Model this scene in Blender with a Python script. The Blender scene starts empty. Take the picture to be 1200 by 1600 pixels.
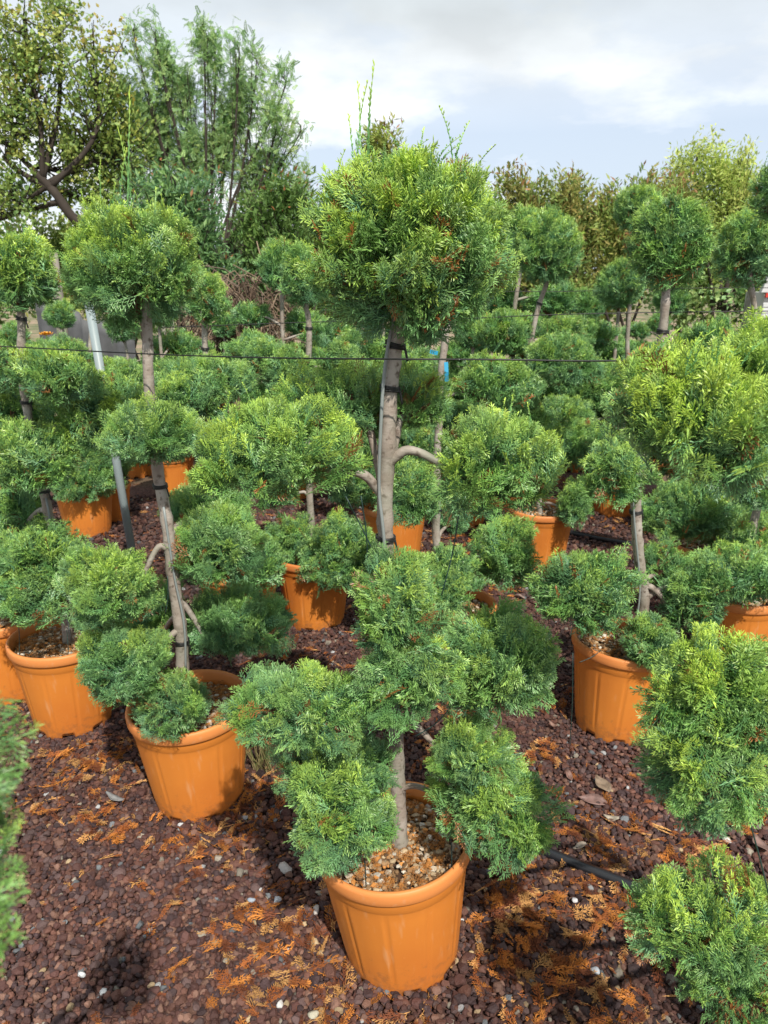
import bpy, math, random
import numpy as np
from mathutils import Vector, Matrix
R = math.radians
C = bpy.context.scene.collection
rng = np.random.default_rng(7)
random.seed(7)

# ------------------------------------------------------------------ camera
CAM = np.array([0.0, 0.0, 1.55]); PITCH = R(17.8); FPX = 1155.0
cam_d = bpy.data.cameras.new("camera"); cam = bpy.data.objects.new("camera", cam_d); C.objects.link(cam)
cam.location = CAM; cam.rotation_euler = (math.pi/2 - PITCH, 0, 0)
cam_d.sensor_fit = 'VERTICAL'; cam_d.sensor_height = 8.0; cam_d.lens = 8.0*FPX/1600
cam_d.clip_start = 0.03; cam_d.clip_end = 500
cam_d.dof.use_dof = True; cam_d.dof.focus_distance = 1.5; cam_d.dof.aperture_fstop = cam_d.lens/2.6
bpy.context.scene.camera = cam
FW = np.array([0, math.cos(PITCH), -math.sin(PITCH)]); UP = np.array([0, math.sin(PITCH), math.cos(PITCH)])
def ray(px, py):
    return FW + (px-600)/FPX*np.array([1.0,0,0]) + (800-py)/FPX*UP
DYO = 0.0
def at(px, py, Y):                    # world point seen at photo pixel, at distance Y in front
    Y = Y+DYO; d = ray(px, py); return CAM + d*(Y/d[1])
def dep(px, py, Y): return (Y+DYO)/ray(px, py)[1]
def potx(px, Y): return (px-600)/FPX*(Y*.952+.379)
def gnd(px, py, z=0.0):
    d = ray(px, py); return CAM + d*((z-CAM[2])/d[2])

# ------------------------------------------------------------------ world and sun
SUN_EL, SUN_AZ = R(50), R(161)        # azimuth from +Y towards +X: behind the camera, to the right
sc = bpy.context.scene
w = bpy.data.worlds.new("World"); sc.world = w; w.use_nodes = True
nt = w.node_tree; nt.nodes.clear(); N = nt.nodes.new; L = nt.links.new
out = N('ShaderNodeOutputWorld'); bg = N('ShaderNodeBackground'); bg.inputs[1].default_value = 0.108
sky = N('ShaderNodeTexSky'); sky.sky_type = 'NISHITA'; sky.sun_disc = False
sky.sun_elevation = SUN_EL; sky.sun_rotation = SUN_AZ; sky.dust_density = 1.5
tc = N('ShaderNodeTexCoord'); sep = N('ShaderNodeSeparateXYZ'); L(tc.outputs['Generated'], sep.inputs[0])
def mth(op, a, b=None, clamp=False):
    m = N('ShaderNodeMath'); m.operation = op; m.use_clamp = clamp
    for i, v in enumerate((a, b)):
        if v is None: continue
        if hasattr(v, 'name'): L(v, m.inputs[i])
        else: m.inputs[i].default_value = v
    return m.outputs[0]
zz = mth('ADD', mth('MAXIMUM', sep.outputs[2], 0.0), 0.22)
cmb = N('ShaderNodeCombineXYZ'); L(mth('DIVIDE', sep.outputs[0], zz), cmb.inputs[0]); L(mth('DIVIDE', sep.outputs[1], zz), cmb.inputs[1])
n1 = N('ShaderNodeTexNoise'); n1.inputs['Scale'].default_value = 1.15; n1.inputs['Detail'].default_value = 7; n1.inputs['Roughness'].default_value = .55
mp = N('ShaderNodeMapping'); mp.inputs['Location'].default_value = (3.1, 7.3, 0); L(cmb.outputs[0], mp.inputs[0]); L(mp.outputs[0], n1.inputs[0])
cov = N('ShaderNodeMapRange'); L(n1.outputs[0], cov.inputs[0]); cov.inputs[1].default_value = .44; cov.inputs[2].default_value = .58
n2 = N('ShaderNodeTexNoise'); n2.inputs['Scale'].default_value = 2.3; n2.inputs['Detail'].default_value = 5
mp2 = N('ShaderNodeMapping'); mp2.inputs['Location'].default_value = (11.2, 1.7, 0); L(cmb.outputs[0], mp2.inputs[0]); L(mp2.outputs[0], n2.inputs[0])
# cloud brightness: greyer overhead, brighter low down
elev = N('ShaderNodeMapRange'); L(sep.outputs[2], elev.inputs[0]); elev.inputs[1].default_value = .16; elev.inputs[2].default_value = .31
cr = N('ShaderNodeMix'); cr.data_type = 'RGBA'; L(elev.outputs[0], cr.inputs[0])
cr.inputs[6].default_value = (8.4, 8.6, 8.8, 1); cr.inputs[7].default_value = (5.1, 5.6, 5.85, 1)
vb = N('ShaderNodeMapRange'); L(n2.outputs[0], vb.inputs[0]); vb.inputs[1].default_value = .3; vb.inputs[2].default_value = .7; vb.inputs[3].default_value = .84; vb.inputs[4].default_value = 1.12
cm = N('ShaderNodeVectorMath'); cm.operation = 'SCALE'; L(cr.outputs[2], cm.inputs[0]); L(vb.outputs[0], cm.inputs['Scale'])
thin = N('ShaderNodeMix'); thin.data_type = 'RGBA'; thin.inputs[0].default_value = .75     # thin high veil over the blue
L(sky.outputs[0], thin.inputs[6]); thin.inputs[7].default_value = (5.5, 6.2, 7.2, 1)
mixc = N('ShaderNodeMix'); mixc.data_type = 'RGBA'
cv2 = mth('MAXIMUM', cov.outputs[0], elev.outputs[0])
L(cv2, mixc.inputs[0]); L(thin.outputs[2], mixc.inputs[6]); L(cm.outputs[0], mixc.inputs[7])
L(mixc.outputs[2], bg.inputs[0]); L(bg.outputs[0], out.inputs[0])
sun_d = bpy.data.lights.new("sun", 'SUN'); sun = bpy.data.objects.new("sun", sun_d); C.objects.link(sun)
sun_d.energy = 4.3; sun_d.angle = R(0.6); sun_d.color = (1, .93, .82)
sd = Vector((math.sin(SUN_AZ)*math.cos(SUN_EL), math.cos(SUN_AZ)*math.cos(SUN_EL), math.sin(SUN_EL)))
sun.rotation_euler = sd.to_track_quat('Z', 'Y').to_euler()
sc.view_settings.view_transform = 'Standard'; sc.view_settings.look = 'None'
sc.view_settings.exposure = 0.40; sc.view_settings.gamma = 1.0
sc.render.engine = 'CYCLES'
sc.cycles.max_bounces = 7; sc.cycles.diffuse_bounces = 4; sc.cycles.transmission_bounces = 4; sc.cycles.glossy_bounces = 2
sc.cycles.use_denoising = True

# ------------------------------------------------------------------ materials
def mat(name, col=None, rough=.6, attr=None, transl=0, noise=None, bump=None, spec=.5, ring=None, metal=0, anodes=None):
    m = bpy.data.materials.new(name); m.use_nodes = True; t = m.node_tree; t.nodes.clear()
    o = t.nodes.new('ShaderNodeOutputMaterial'); p = t.nodes.new('ShaderNodeBsdfPrincipled')
    p.inputs['Roughness'].default_value = rough; p.inputs['Specular IOR Level'].default_value = spec; p.inputs['Metallic'].default_value = metal
    csock = None
    if attr:
        a = t.nodes.new('ShaderNodeVertexColor'); a.layer_name = attr; csock = a.outputs[0]
    else:
        a = t.nodes.new('ShaderNodeRGB'); a.outputs[0].default_value = (*col, 1); csock = a.outputs[0]
    tco = t.nodes.new('ShaderNodeTexCoord')
    if noise:                       # (scale, colour2, lo, hi)
        for (s_, c2, lo, hi) in noise:
            n = t.nodes.new('ShaderNodeTexNoise'); n.inputs['Scale'].default_value = s_; n.inputs['Detail'].default_value = 6; t.links.new(tco.outputs['Object'], n.inputs[0])
            mr = t.nodes.new('ShaderNodeMapRange'); mr.inputs[1].default_value = lo; mr.inputs[2].default_value = hi; t.links.new(n.outputs[0], mr.inputs[0])
            mx = t.nodes.new('ShaderNodeMix'); mx.data_type = 'RGBA'; t.links.new(mr.outputs[0], mx.inputs[0]); t.links.new(csock, mx.inputs[6]); mx.inputs[7].default_value = (*c2, 1); csock = mx.outputs[2]
    t.links.new(csock, p.inputs['Base Color'])
    if bump:                        # (scale, strength, distance, zscale)
        mpn = t.nodes.new('ShaderNodeMapping'); mpn.inputs['Scale'].default_value = (1, 1, bump[3]); t.links.new(tco.outputs['Object'], mpn.inputs[0])
        n = t.nodes.new('ShaderNodeTexNoise'); n.inputs['Scale'].default_value = bump[0]; n.inputs['Detail'].default_value = 5; t.links.new(mpn.outputs[0], n.inputs[0])
        b = t.nodes.new('ShaderNodeBump'); b.inputs['Strength'].default_value = bump[1]; b.inputs['Distance'].default_value = bump[2]
        t.links.new(n.outputs[0], b.inputs['Height']); t.links.new(b.outputs[0], p.inputs['Normal'])
    if transl:
        tr = t.nodes.new('ShaderNodeBsdfTranslucent'); t.links.new(csock, tr.inputs[0])
        ms = t.nodes.new('ShaderNodeMixShader'); ms.inputs[0].default_value = transl
        t.links.new(p.outputs[0], ms.inputs[1]); t.links.new(tr.outputs[0], ms.inputs[2]); t.links.new(ms.outputs[0], o.inputs[0])
    else: t.links.new(p.outputs[0], o.inputs[0])
    return m
M = {}
M['foliage'] = mat('foliage', attr='Col', rough=.42, transl=.13, spec=.5)
M['leaf'] = mat('leaf', attr='Col', rough=.5, transl=.35, spec=.4)
M['bark'] = mat('bark', (.27, .225, .19), rough=.66, noise=[(16, (.40, .37, .33), .42, .66), (75, (.12, .09, .07), .55, .70), (7, (.20, .21, .16), .5, .75)], bump=(70, .35, .004, 2.2))
M['darkbark'] = mat('darkbark', (.035, .026, .020), rough=.9, noise=[(6, (.07, .055, .045), .5, .8)], bump=(30, .6, .01, .3))
M['pot'] = mat('pot', (.63, .215, .036), rough=.42, spec=.4, noise=[(3.0, (.52, .15, .028), .42, .75), (45, (.66, .25, .07), .64, .82)], bump=(90, .08, .001, 1))
def pot_dirt(m):
    t = m.node_tree; pb = next(n for n in t.nodes if n.type == 'BSDF_PRINCIPLED'); src = pb.inputs['Base Color'].links[0].from_socket
    tc2 = t.nodes.new('ShaderNodeTexCoord'); sx = t.nodes.new('ShaderNodeSeparateXYZ'); t.links.new(tc2.outputs['Object'], sx.inputs[0])
    n = t.nodes.new('ShaderNodeTexNoise'); n.inputs['Scale'].default_value = 38; n.inputs['Detail'].default_value = 8; n.inputs['Roughness'].default_value = .7; t.links.new(tc2.outputs['Object'], n.inputs[0])
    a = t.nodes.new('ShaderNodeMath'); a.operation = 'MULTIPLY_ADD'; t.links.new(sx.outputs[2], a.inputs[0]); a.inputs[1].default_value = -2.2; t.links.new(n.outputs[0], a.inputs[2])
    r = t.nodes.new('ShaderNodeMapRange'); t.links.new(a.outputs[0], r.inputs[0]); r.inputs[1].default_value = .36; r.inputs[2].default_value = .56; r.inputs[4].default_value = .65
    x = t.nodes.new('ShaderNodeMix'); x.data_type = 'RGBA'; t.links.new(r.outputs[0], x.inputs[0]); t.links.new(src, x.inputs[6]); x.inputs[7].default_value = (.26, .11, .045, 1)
    mp_ = t.nodes.new('ShaderNodeMapping'); mp_.inputs['Scale'].default_value = (1, 1, .16); t.links.new(tc2.outputs['Object'], mp_.inputs[0])
    n3 = t.nodes.new('ShaderNodeTexNoise'); n3.inputs['Scale'].default_value = 60; n3.inputs['Detail'].default_value = 4; t.links.new(mp_.outputs[0], n3.inputs[0])
    r3 = t.nodes.new('ShaderNodeMapRange'); t.links.new(n3.outputs[0], r3.inputs[0]); r3.inputs[1].default_value = .60; r3.inputs[2].default_value = .80; r3.inputs[4].default_value = .5
    x3 = t.nodes.new('ShaderNodeMix'); x3.data_type = 'RGBA'; t.links.new(r3.outputs[0], x3.inputs[0]); t.links.new(x.outputs[2], x3.inputs[6]); x3.inputs[7].default_value = (.66, .36, .18, 1)
    t.links.new(x3.outputs[2], pb.inputs['Base Color'])
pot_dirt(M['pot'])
M['rim'] = mat('rim', (.62, .23, .065), rough=.5, spec=.35, noise=[(4.0, (.52, .17, .05), .42, .75), (60, (.62, .30, .14), .62, .8)], bump=(90, .1, .001, 1))
M['pebble'] = mat('pebble', attr='Col', rough=.7, spec=.3, bump=(330, .9, .0025, 1))
M['litter'] = mat('litter', attr='Col', rough=.7, transl=.1, spec=.2)
M['soil'] = mat('soil', (.10, .06, .035), rough=.95, noise=[(40, (.20, .12, .06), .45, .6)], bump=(90, .9, .01, 1))
M['rubber'] = mat('rubber', (.012, .014, .018), rough=.38, noise=[(25, (.05, .045, .045), .6, .8)])
M['wire'] = mat('wire', (.012, .013, .013), rough=.5)
M['gwire'] = mat('gwire', (.02, .05, .045), rough=.45)
M['steel'] = mat('steel', (.22, .25, .25), rough=.45, noise=[(30, (.22, .25, .25), .5, .7)])
M['pvc'] = mat('pvc', (.24, .30, .32), rough=.45, noise=[(8, (.26, .31, .32), .4, .7)])
M['cyan'] = mat('cyan', (.02, .30, .52), rough=.5, noise=[(20, (.03, .30, .5), .4, .7)])
M['wood'] = mat('wood', (.26, .235, .20), rough=.85, noise=[(7, (.17, .15, .13), .4, .7)], bump=(40, .6, .005, .15))
M['cloth'] = mat('cloth', (.10, .105, .115), rough=.7, noise=[(9, (.07, .075, .08), .4, .7)])
M['white'] = mat('white', (.55, .57, .58), rough=.45, noise=[(5, (.45, .46, .46), .4, .7)])
M['red'] = mat('red', (.55, .05, .03), rough=.45, noise=[(5, (.45, .04, .03), .4, .7)])
M['orange'] = mat('orange', (.7, .3, .02), rough=.5, noise=[(50, (.75, .45, .03), .4, .7)])

# ------------------------------------------------------------------ mesh helpers
class MB:
    def __init__(s): s.v = []; s.f = []; s.c = []; s.n = 0
    def add(s, v, f, col=(1, 1, 1)):
        v = np.asarray(v, float).reshape(-1, 3)
        s.f += [tuple(int(i)+s.n for i in q) for q in f]; s.v.append(v)
        c = np.empty((len(v), 3)); c[:] = col; s.c.append(c); s.n += len(v)
    def tube(s, pts, rad, seg=8, col=(1, 1, 1), caps=True, wob=0):
        pts = np.asarray(pts, float); n = len(pts); rad = np.broadcast_to(np.asarray(rad, float), (n,))
        t = np.gradient(pts, axis=0); t /= np.linalg.norm(t, axis=1)[:, None]+1e-12
        ref = np.array([0, 0, 1.]) if abs(t[0][2]) < .8 else np.array([1., 0, 0])
        vs = []; x = np.cross(ref, t[0]); x /= np.linalg.norm(x)
        for i in range(n):
            x = x - t[i]*np.dot(x, t[i]); x /= np.linalg.norm(x)+1e-12; y = np.cross(t[i], x)
            for k in range(seg):
                a = 2*math.pi*k/seg; rr = rad[i]*(1+wob*math.sin(k*2.4+i*1.7))
                vs.append(pts[i]+rr*(math.cos(a)*x+math.sin(a)*y))
        fs = [(i*seg+k, i*seg+(k+1) % seg, (i+1)*seg+(k+1) % seg, (i+1)*seg+k) for i in range(n-1) for k in range(seg)]
        if caps: fs += [tuple(range(seg))[::-1], tuple((n-1)*seg+k for k in range(seg))]
        s.add(vs, fs, col)
    def box(s, lo, hi, col=(1, 1, 1), M4=None):
        v = np.array([(x, y, z) for x in (lo[0], hi[0]) for y in (lo[1], hi[1]) for z in (lo[2], hi[2])], float)
        if M4 is not None: v = v @ np.array(M4)[:3, :3].T + np.array(M4)[:3, 3]
        s.add(v, [(0, 1, 3, 2), (4, 6, 7, 5), (0, 4, 5, 1), (2, 3, 7, 6), (0, 2, 6, 4), (1, 5, 7, 3)], col)
    def lathe(s, prof, seg=64, rfun=None, col=(1, 1, 1), zfun=None):
        vs = []; n = len(prof)
        for i, (r, z) in enumerate(prof):
            for k in range(seg):
                a = 2*math.pi*k/seg; rr = r if rfun is None else rfun(r, z, a, i); z2 = z if zfun is None else zfun(z, a, i)
                vs.append((rr*math.cos(a), rr*math.sin(a), z2))
        s.add(vs, [(i*seg+k, i*seg+(k+1) % seg, (i+1)*seg+(k+1) % seg, (i+1)*seg+k) for i in range(n-1) for k in range(seg)], col)
    def build(s, name, m, parent=None, smooth=True, loc=None):
        me = bpy.data.meshes.new(name); v = np.concatenate(s.v)
        me.from_pydata(v.tolist(), [], s.f)
        ca = me.color_attributes.new('Col', 'FLOAT_COLOR', 'POINT'); cc = np.concatenate(s.c)
        ca.data.foreach_set('color', np.hstack([cc, np.ones((len(cc), 1))]).astype(np.float32).ravel())
        if smooth: me.polygons.foreach_set('use_smooth', [True]*len(me.polygons))
        me.materials.append(m); me.update()
        return link(name, me, parent, loc)
def link(name, me, parent=None, loc=None):
    o = bpy.data.objects.new(name, me); C.objects.link(o)
    if parent is not None: o.parent = parent
    if loc is not None: o.location = loc
    return o
def fastmesh(name, v, f, c, m, smooth=False):          # v (N,3) f (M,3) c (N,3)
    me = bpy.data.meshes.new(name); v = np.ascontiguousarray(v, np.float32); f = np.ascontiguousarray(f, np.int32)
    me.vertices.add(len(v)); me.vertices.foreach_set('co', v.ravel())
    me.loops.add(f.size); me.loops.foreach_set('vertex_index', f.ravel())
    me.polygons.add(len(f)); me.polygons.foreach_set('loop_start', np.arange(0, f.size, 3, dtype=np.int32))
    me.polygons.foreach_set('use_smooth', np.full(len(f), smooth))
    ca = me.color_attributes.new('Col', 'FLOAT_COLOR', 'POINT')
    ca.data.foreach_set('color', np.hstack([np.clip(c, 0, 1), np.ones((len(c), 1))]).astype(np.float32).ravel())
    me.materials.append(m); me.update(calc_edges=True)
    return me
def thing(name, label, cat, loc=(0, 0, 0), group=None, rotz=0):
    o = bpy.data.objects.new(name, None); C.objects.link(o); o.location = loc; o.rotation_euler = (0, 0, rotz); o.empty_display_size = .1
    return tag(o, label, cat, group)
def tag(o, label, cat, group=None, kind=None):
    if label: o['label'] = label
    if cat: o['category'] = cat
    if group: o['group'] = group
    if kind: o['kind'] = kind
    return o
def nrm(a): return a/(np.linalg.norm(a, axis=-1, keepdims=True)+1e-9)
def curve(pts, n=10):                                   # Catmull-Rom through points
    p = np.asarray(pts, float); 
    if len(p) == 2: return np.array([p[0]+(p[1]-p[0])*t for t in np.linspace(0, 1, n)])
    q = np.vstack([2*p[0]-p[1], p, 2*p[-1]-p[-2]]); r = []
    for i in range(1, len(q)-2):
        for t in np.linspace(0, 1, n, endpoint=(i == len(q)-3)):
            a, b, c, d = q[i-1], q[i], q[i+1], q[i+2]
            r.append(.5*((2*b)+(-a+c)*t+(2*a-5*b+4*c-d)*t*t+(-a+3*b-3*c+d)*t**3))
    return np.array(r)

# ------------------------------------------------------------------ foliage sprays (scale-leaved juniper)
def spray(lod, r_, shoot=False):
    """elements: p0,p1,radius,tip0,tip1 in a spray of length 1 along +Y, flat in XY"""
    E = []
    def crv(t): return np.array([bend*t*t, t, curl*t*t])
    bend = r_.uniform(-.15, .15); curl = r_.uniform(-.22, .12)
    if shoot:
        bend *= 2.2; curl *= 1.5
        n = {0: 16, 1: 10, 2: 6}[lod]
        for i in range(n):
            t = (i+.3)/n; p = crv(t); a = r_.uniform(0, 6.28); sp = .35
            E.append((crv(t-.02), crv(min(1, t+1.3/n)), .010, t, t))
            d = np.array([math.cos(a)*sp, 1, math.sin(a)*sp]); d /= np.linalg.norm(d); l = r_.uniform(.06, .13)*(1.15-t*.5)
            E.append((p, p+d*l, .0105, t, t+.1))
            E.append((p+d*l*.4, p+d*l*.4+(d*.8+np.array([-d[2], .1, d[0]])*.5)*l*.6, .009, t, t+.1))
        return E
    ns = {0: 10, 1: 7, 2: 5}[lod]; rr = {0: .0145, 1: .024, 2: .040}[lod]; sub = {0: 4, 1: 2, 2: 0}[lod]
    na = {0: 4, 1: 2, 2: 1}[lod]
    for i in range(na): E.append((crv(i/na*.92), crv((i+1)/na*.97+.03), rr*(.9 if lod else 1.0), .8*i/na, .9*(i+1)/na))
    side = 1 if r_.random() < .5 else -1
    for i in range(ns):
        t = .12+.8*(i+r_.uniform(-.2, .2))/ns; side = -side; p = crv(t); ang = R(r_.uniform(30, 50)); z = r_.uniform(-.22, .22)
        d = nrm(np.array([side*math.sin(ang), math.cos(ang), z])); l = (.50*(1-t*.62))*r_.uniform(.75, 1.15)
        if lod == 2: l *= 1.1
        tt = t+.3
        mid = p+d*l*.5; end = p+(d+np.array([0, .18, 0]))*l
        if sub: E.append((p, mid, rr*.85, t*.7, tt*.8)); E.append((mid-(mid-p)*.05, end, rr*.9, tt*.8, tt+.25))
        else: E.append((p, end, rr, t*.7, tt+.2))
        s2 = side
        for j in range(sub):
            u = .2+.65*j/max(1, sub); s2 = -s2; q = p+d*l*u; a2 = R(r_.uniform(28, 48))*s2
            d2 = np.array([d[0]*math.cos(a2)+d[1]*math.sin(a2), -d[0]*math.sin(a2)+d[1]*math.cos(a2), d[2]+r_.uniform(-.25, .25)])
            l2 = r_.uniform(.11, .19)*(1.1-.3*u)*(1 if lod == 0 else 1.4)
            E.append((q, q+nrm(d2)*l2, rr*.9, tt*.8, tt+.3+.1*u))
    return E
def spray_mesh(E, lod):
    vs, fs, ts, n = [], [], [], 0
    for (a, b, r_, t0, t1) in E:
        d = nrm(b-a); ref = np.array([0, 0, 1.]) if abs(d[2]) < .9 else np.array([1., 0, 0]); x = nrm(np.cross(d, ref)); y = np.cross(d, x)
        if lod == 0:
            for j in range(3):
                an = 2*math.pi*j/3+.5; vs.append(a+(b-a)*.6+r_*1.1*(math.cos(an)*x+math.sin(an)*y))
            vs += [a-d*r_*.3, b]; ts += [t0+(t1-t0)*.6]*3+[t0, t1]
            for j in range(3): k = (j+1) % 3; fs += [(n+j, n+k, n+4), (n+k, n+j, n+3)]
            n += 5
        else:
            for j in range(3):
                an = 2*math.pi*j/3+.5; vs.append(a+(b-a)*.25+r_*(math.cos(an)*x+math.sin(an)*y))
            vs += [a, b]; ts += [t0+(t1-t0)*.3]*3+[t0, t1]
            for j in range(3): k = (j+1) % 3; fs += [(n+j, n+k, n+4), (n+k, n+j, n+3)]
            n += 5
    return np.array(vs), np.array(fs), np.array(ts)
SPR = {l: [spray_mesh(spray(l, np.random.default_rng(100*l+i)), l) for i in range(10)] for l in (0, 1, 2)}
LIT = []
for i in range(8):
    LIT.append(spray_mesh([(a, b, r_*1.5, t0, t1) for (a, b, r_, t0, t1) in spray(0, np.random.default_rng(800+i))], 0))
SHO = {l: [spray_mesh(spray(l, np.random.default_rng(500+100*l+i), True), l) for i in range(4)] for l in (0, 1, 2)}
BLUE = np.array([.125, .295, .155]); GREEN = np.array([.150, .345, .092]); YEL = np.array([.48, .66, .095]); BROWN = np.array([.30, .12, .035]); TWIG = np.array([.17, .085, .045])
def place(tmpls, P, D, Nn, Ls, yel, hue, bright, dead, r_, width=None):
    """instances of spray templates merged to arrays; P base, D axis, Nn plane normal, yel 0..1 fresh growth"""
    V, F, Cc, off = [], [], [], 0
    idx = r_.integers(0, len(tmpls), len(P))
    if width is None: width = np.ones(len(P))
    for k, (tv, tf, tt) in enumerate(tmpls):
        s = np.where(idx == k)[0]
        if not len(s): continue
        d = D[s]; x = nrm(np.cross(d, Nn[s])); z = np.cross(x, d)
        B = np.stack([x*width[s][:, None], d, z*width[s][:, None]], axis=1)*Ls[s][:, None, None]          # rows
        v = np.einsum('vk,nkj->nvj', tv, B)+P[s][:, None, :]
        f = tf[None]+(np.arange(len(s))*len(tv))[:, None, None]+off
        t = np.clip(tt, 0, 1)[None, :]
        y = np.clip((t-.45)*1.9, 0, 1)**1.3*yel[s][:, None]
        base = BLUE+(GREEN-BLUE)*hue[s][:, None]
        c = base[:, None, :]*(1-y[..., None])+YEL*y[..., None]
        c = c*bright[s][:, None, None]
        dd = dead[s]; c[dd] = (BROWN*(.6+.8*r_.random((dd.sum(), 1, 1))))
        V.append(v.reshape(-1, 3)); F.append(f.reshape(-1, 3)); Cc.append(np.broadcast_to(c, v.shape).reshape(-1, 3)); off += v.shape[0]*v.shape[1]
    return np.concatenate(V), np.concatenate(F), np.concatenate(Cc)
def twig_arrays(lines, seg=4):
    mb = MB()
    for pts, r0, r1 in lines: mb.tube(pts, np.linspace(r0, r1, len(pts)), seg, TWIG, caps=False)
    v = np.concatenate(mb.v); f = []
    for q in mb.f: f += [(q[0], q[1], q[2]), (q[0], q[2], q[3])]
    return v, np.array(f), np.concatenate(mb.c)
def pad_mesh(name, rx, ry, rz, lod, seed, root=(0, 0, -1.), yel=.5, dens=1.0, shoots=(), flat=.35, up=.5, L0=.055, gap=.16, blueish=.5, dead=.02, pull=.27):
    """one clipped pad/crown of foliage centred on its own origin; root = point (in radii) where its branch enters"""
    r_ = np.random.default_rng(seed); rad = np.array([rx, ry, rz]); rm = (rx*ry*rz)**(1/3)
    A = 4*math.pi*((rx*ry)**1.6+(rx*rz)**1.6+(ry*rz)**1.6)**(1/1.6)/3**(1/1.6)
    n = int(A*dens*{0: 7600, 1: 5200, 2: 4600}[lod]/(L0/.055)**1.5)
    nc = max(10, int(A/(.055**2)*1.35))
    cd = nrm(r_.normal(size=(nc, 3))); cu = r_.uniform(-gap, .10 if flat < .2 or lod else .16, nc); cdir = nrm(r_.normal(size=(nc, 3)))*.45; cy = r_.uniform(.35, 1.25, nc); chue = np.clip(blueish*0+r_.normal(1-blueish, .3, nc), 0, 1)
    nd = nrm(r_.normal(size=(n, 3)))
    # thin the underside
    keep = r_.random(n) < np.clip(1.15+nd[:, 2]*.75, .38, 1); nd = nd[keep]; n = len(nd)
    near = np.argmax(nd@cd.T + r_.normal(0, .01, (n, nc)), axis=1); nd = nrm(nd*(1-pull)+cd[near]*pull)
    k1, k2 = r_.normal(size=(2, 3))*2.2; ph = r_.uniform(0, 6, 2)
    ba = 1.25 if flat > .2 else .35
    bump = 1+ba*(.11*np.sin(nd@k1+ph[0])+.09*np.sin(nd@(k2*1.7)+ph[1])+.06*np.sin(nd@(k1[::-1]*3.1)+ph[0]*2))
    inner = r_.random(n) < .24
    u = np.where(inner, r_.uniform(.35, .75, n), np.clip(1+cu[near]+r_.normal(0, .05, n), .5, 1.25))
    tipP = nd*rad*(u*bump)[:, None]
    zf = tipP[:, 2] < -rz*(1-flat); tipP[zf, 2] = -rz*(1-flat)+(tipP[zf, 2]+rz*(1-flat))*.45     # flatter underside
    surf = nrm(nd/rad*rm)
    D = nrm(surf*1.0+np.array([0, 0, up])+cdir[near]+r_.normal(0, .30, (n, 3)))
    Ls = L0*r_.uniform(.7, 1.25, n)*np.clip(rm/.09, .75, 1.25)
    P = tipP-D*(Ls*.85)[:, None]
    Nn = nrm(r_.normal(size=(n, 3))+.6*np.cross(surf, np.array([0, 0, 1.])))
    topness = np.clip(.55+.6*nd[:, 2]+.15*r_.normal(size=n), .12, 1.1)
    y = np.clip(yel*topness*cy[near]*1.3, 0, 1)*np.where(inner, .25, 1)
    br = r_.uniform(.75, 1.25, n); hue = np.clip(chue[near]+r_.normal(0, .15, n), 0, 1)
    dd = r_.random(n) < np.where(inner, dead*3, dead)*np.where(nd[:, 2] < 0, 1.5, .6)
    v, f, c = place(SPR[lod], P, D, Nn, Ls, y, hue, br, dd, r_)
    allv, allf, allc = [v], [f], [c]; off = len(v)
    # long leader shoots: (x, y, length[m], leanx) in radii
    if len(shoots):
        sp = np.array([(s[0]*rx, s[1]*ry, rz*math.sqrt(max(.05, 1-s[0]**2-s[1]**2))*.9) for s in shoots])
        sdir = nrm(np.array([(s[3], r_.uniform(-.1, .1), 1) for s in shoots])); sl = np.array([s[2] for s in shoots])
        one = np.ones(len(shoots))
        v, f, c = place(SHO[lod], sp, sdir, nrm(r_.normal(size=(len(sp), 3))), sl, one*.95, one*.8, one*1.1, one < 0, r_, width=.055/np.maximum(.03, sl)*2.1)
        allv.append(v); allf.append(f+off); allc.append(c); off += len(v)
    ro = np.array(root)*rad
    lines = []
    for i in range({0: 52, 1: 18, 2: 6}[lod]):
        e = cd[r_.integers(0, nc)]*rad*r_.uniform(.65, .85); 
        if e[2] < -rz*(1-flat): e[2] = -rz*(1-flat)
        m1 = ro*.55+e*.2+r_.normal(0, .12, 3)*rad; lines.append((curve([ro, m1, e], 4), .0042*{0: 1, 1: 1.1, 2: 1.3}[lod], .0012))
    v, f, c = twig_arrays(lines); allv.append(v); allf.append(f+off); allc.append(c)
    return fastmesh(name, np.concatenate(allv), np.concatenate(allf), np.concatenate(allc), M['foliage'])

# ------------------------------------------------------------------ pebbles
def ico(sub):
    import bmesh
    bm = bmesh.new(); bmesh.ops.create_icosphere(bm, subdivisions=sub, radius=1); bm.verts.ensure_lookup_table()
    v = np.array([q.co[:] for q in bm.verts]); f = np.array([[q.index for q in p.verts] for p in bm.faces]); bm.free(); return v, f
ICO = {s: ico(s) for s in (1, 2)}
def peb_templates(sub, k, seed):
    r_ = np.random.default_rng(seed); T = []
    v, f = ICO[sub]
    for _ in range(k):
        a = v.copy()
        for _ in range(7):                              # knock flat facets off
            d = nrm(r_.normal(size=3)); h = r_.uniform(.45, .78); ov = a@d-h; a -= np.where(ov > 0, ov, 0)[:, None]*d
        a *= r_.uniform(.75, 1.25, 3); a += r_.normal(0, .035, a.shape); T.append((a, f))
    return T
PEB = {1: peb_templates(1, 8, 1), 2: peb_templates(2, 12, 2)}
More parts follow.
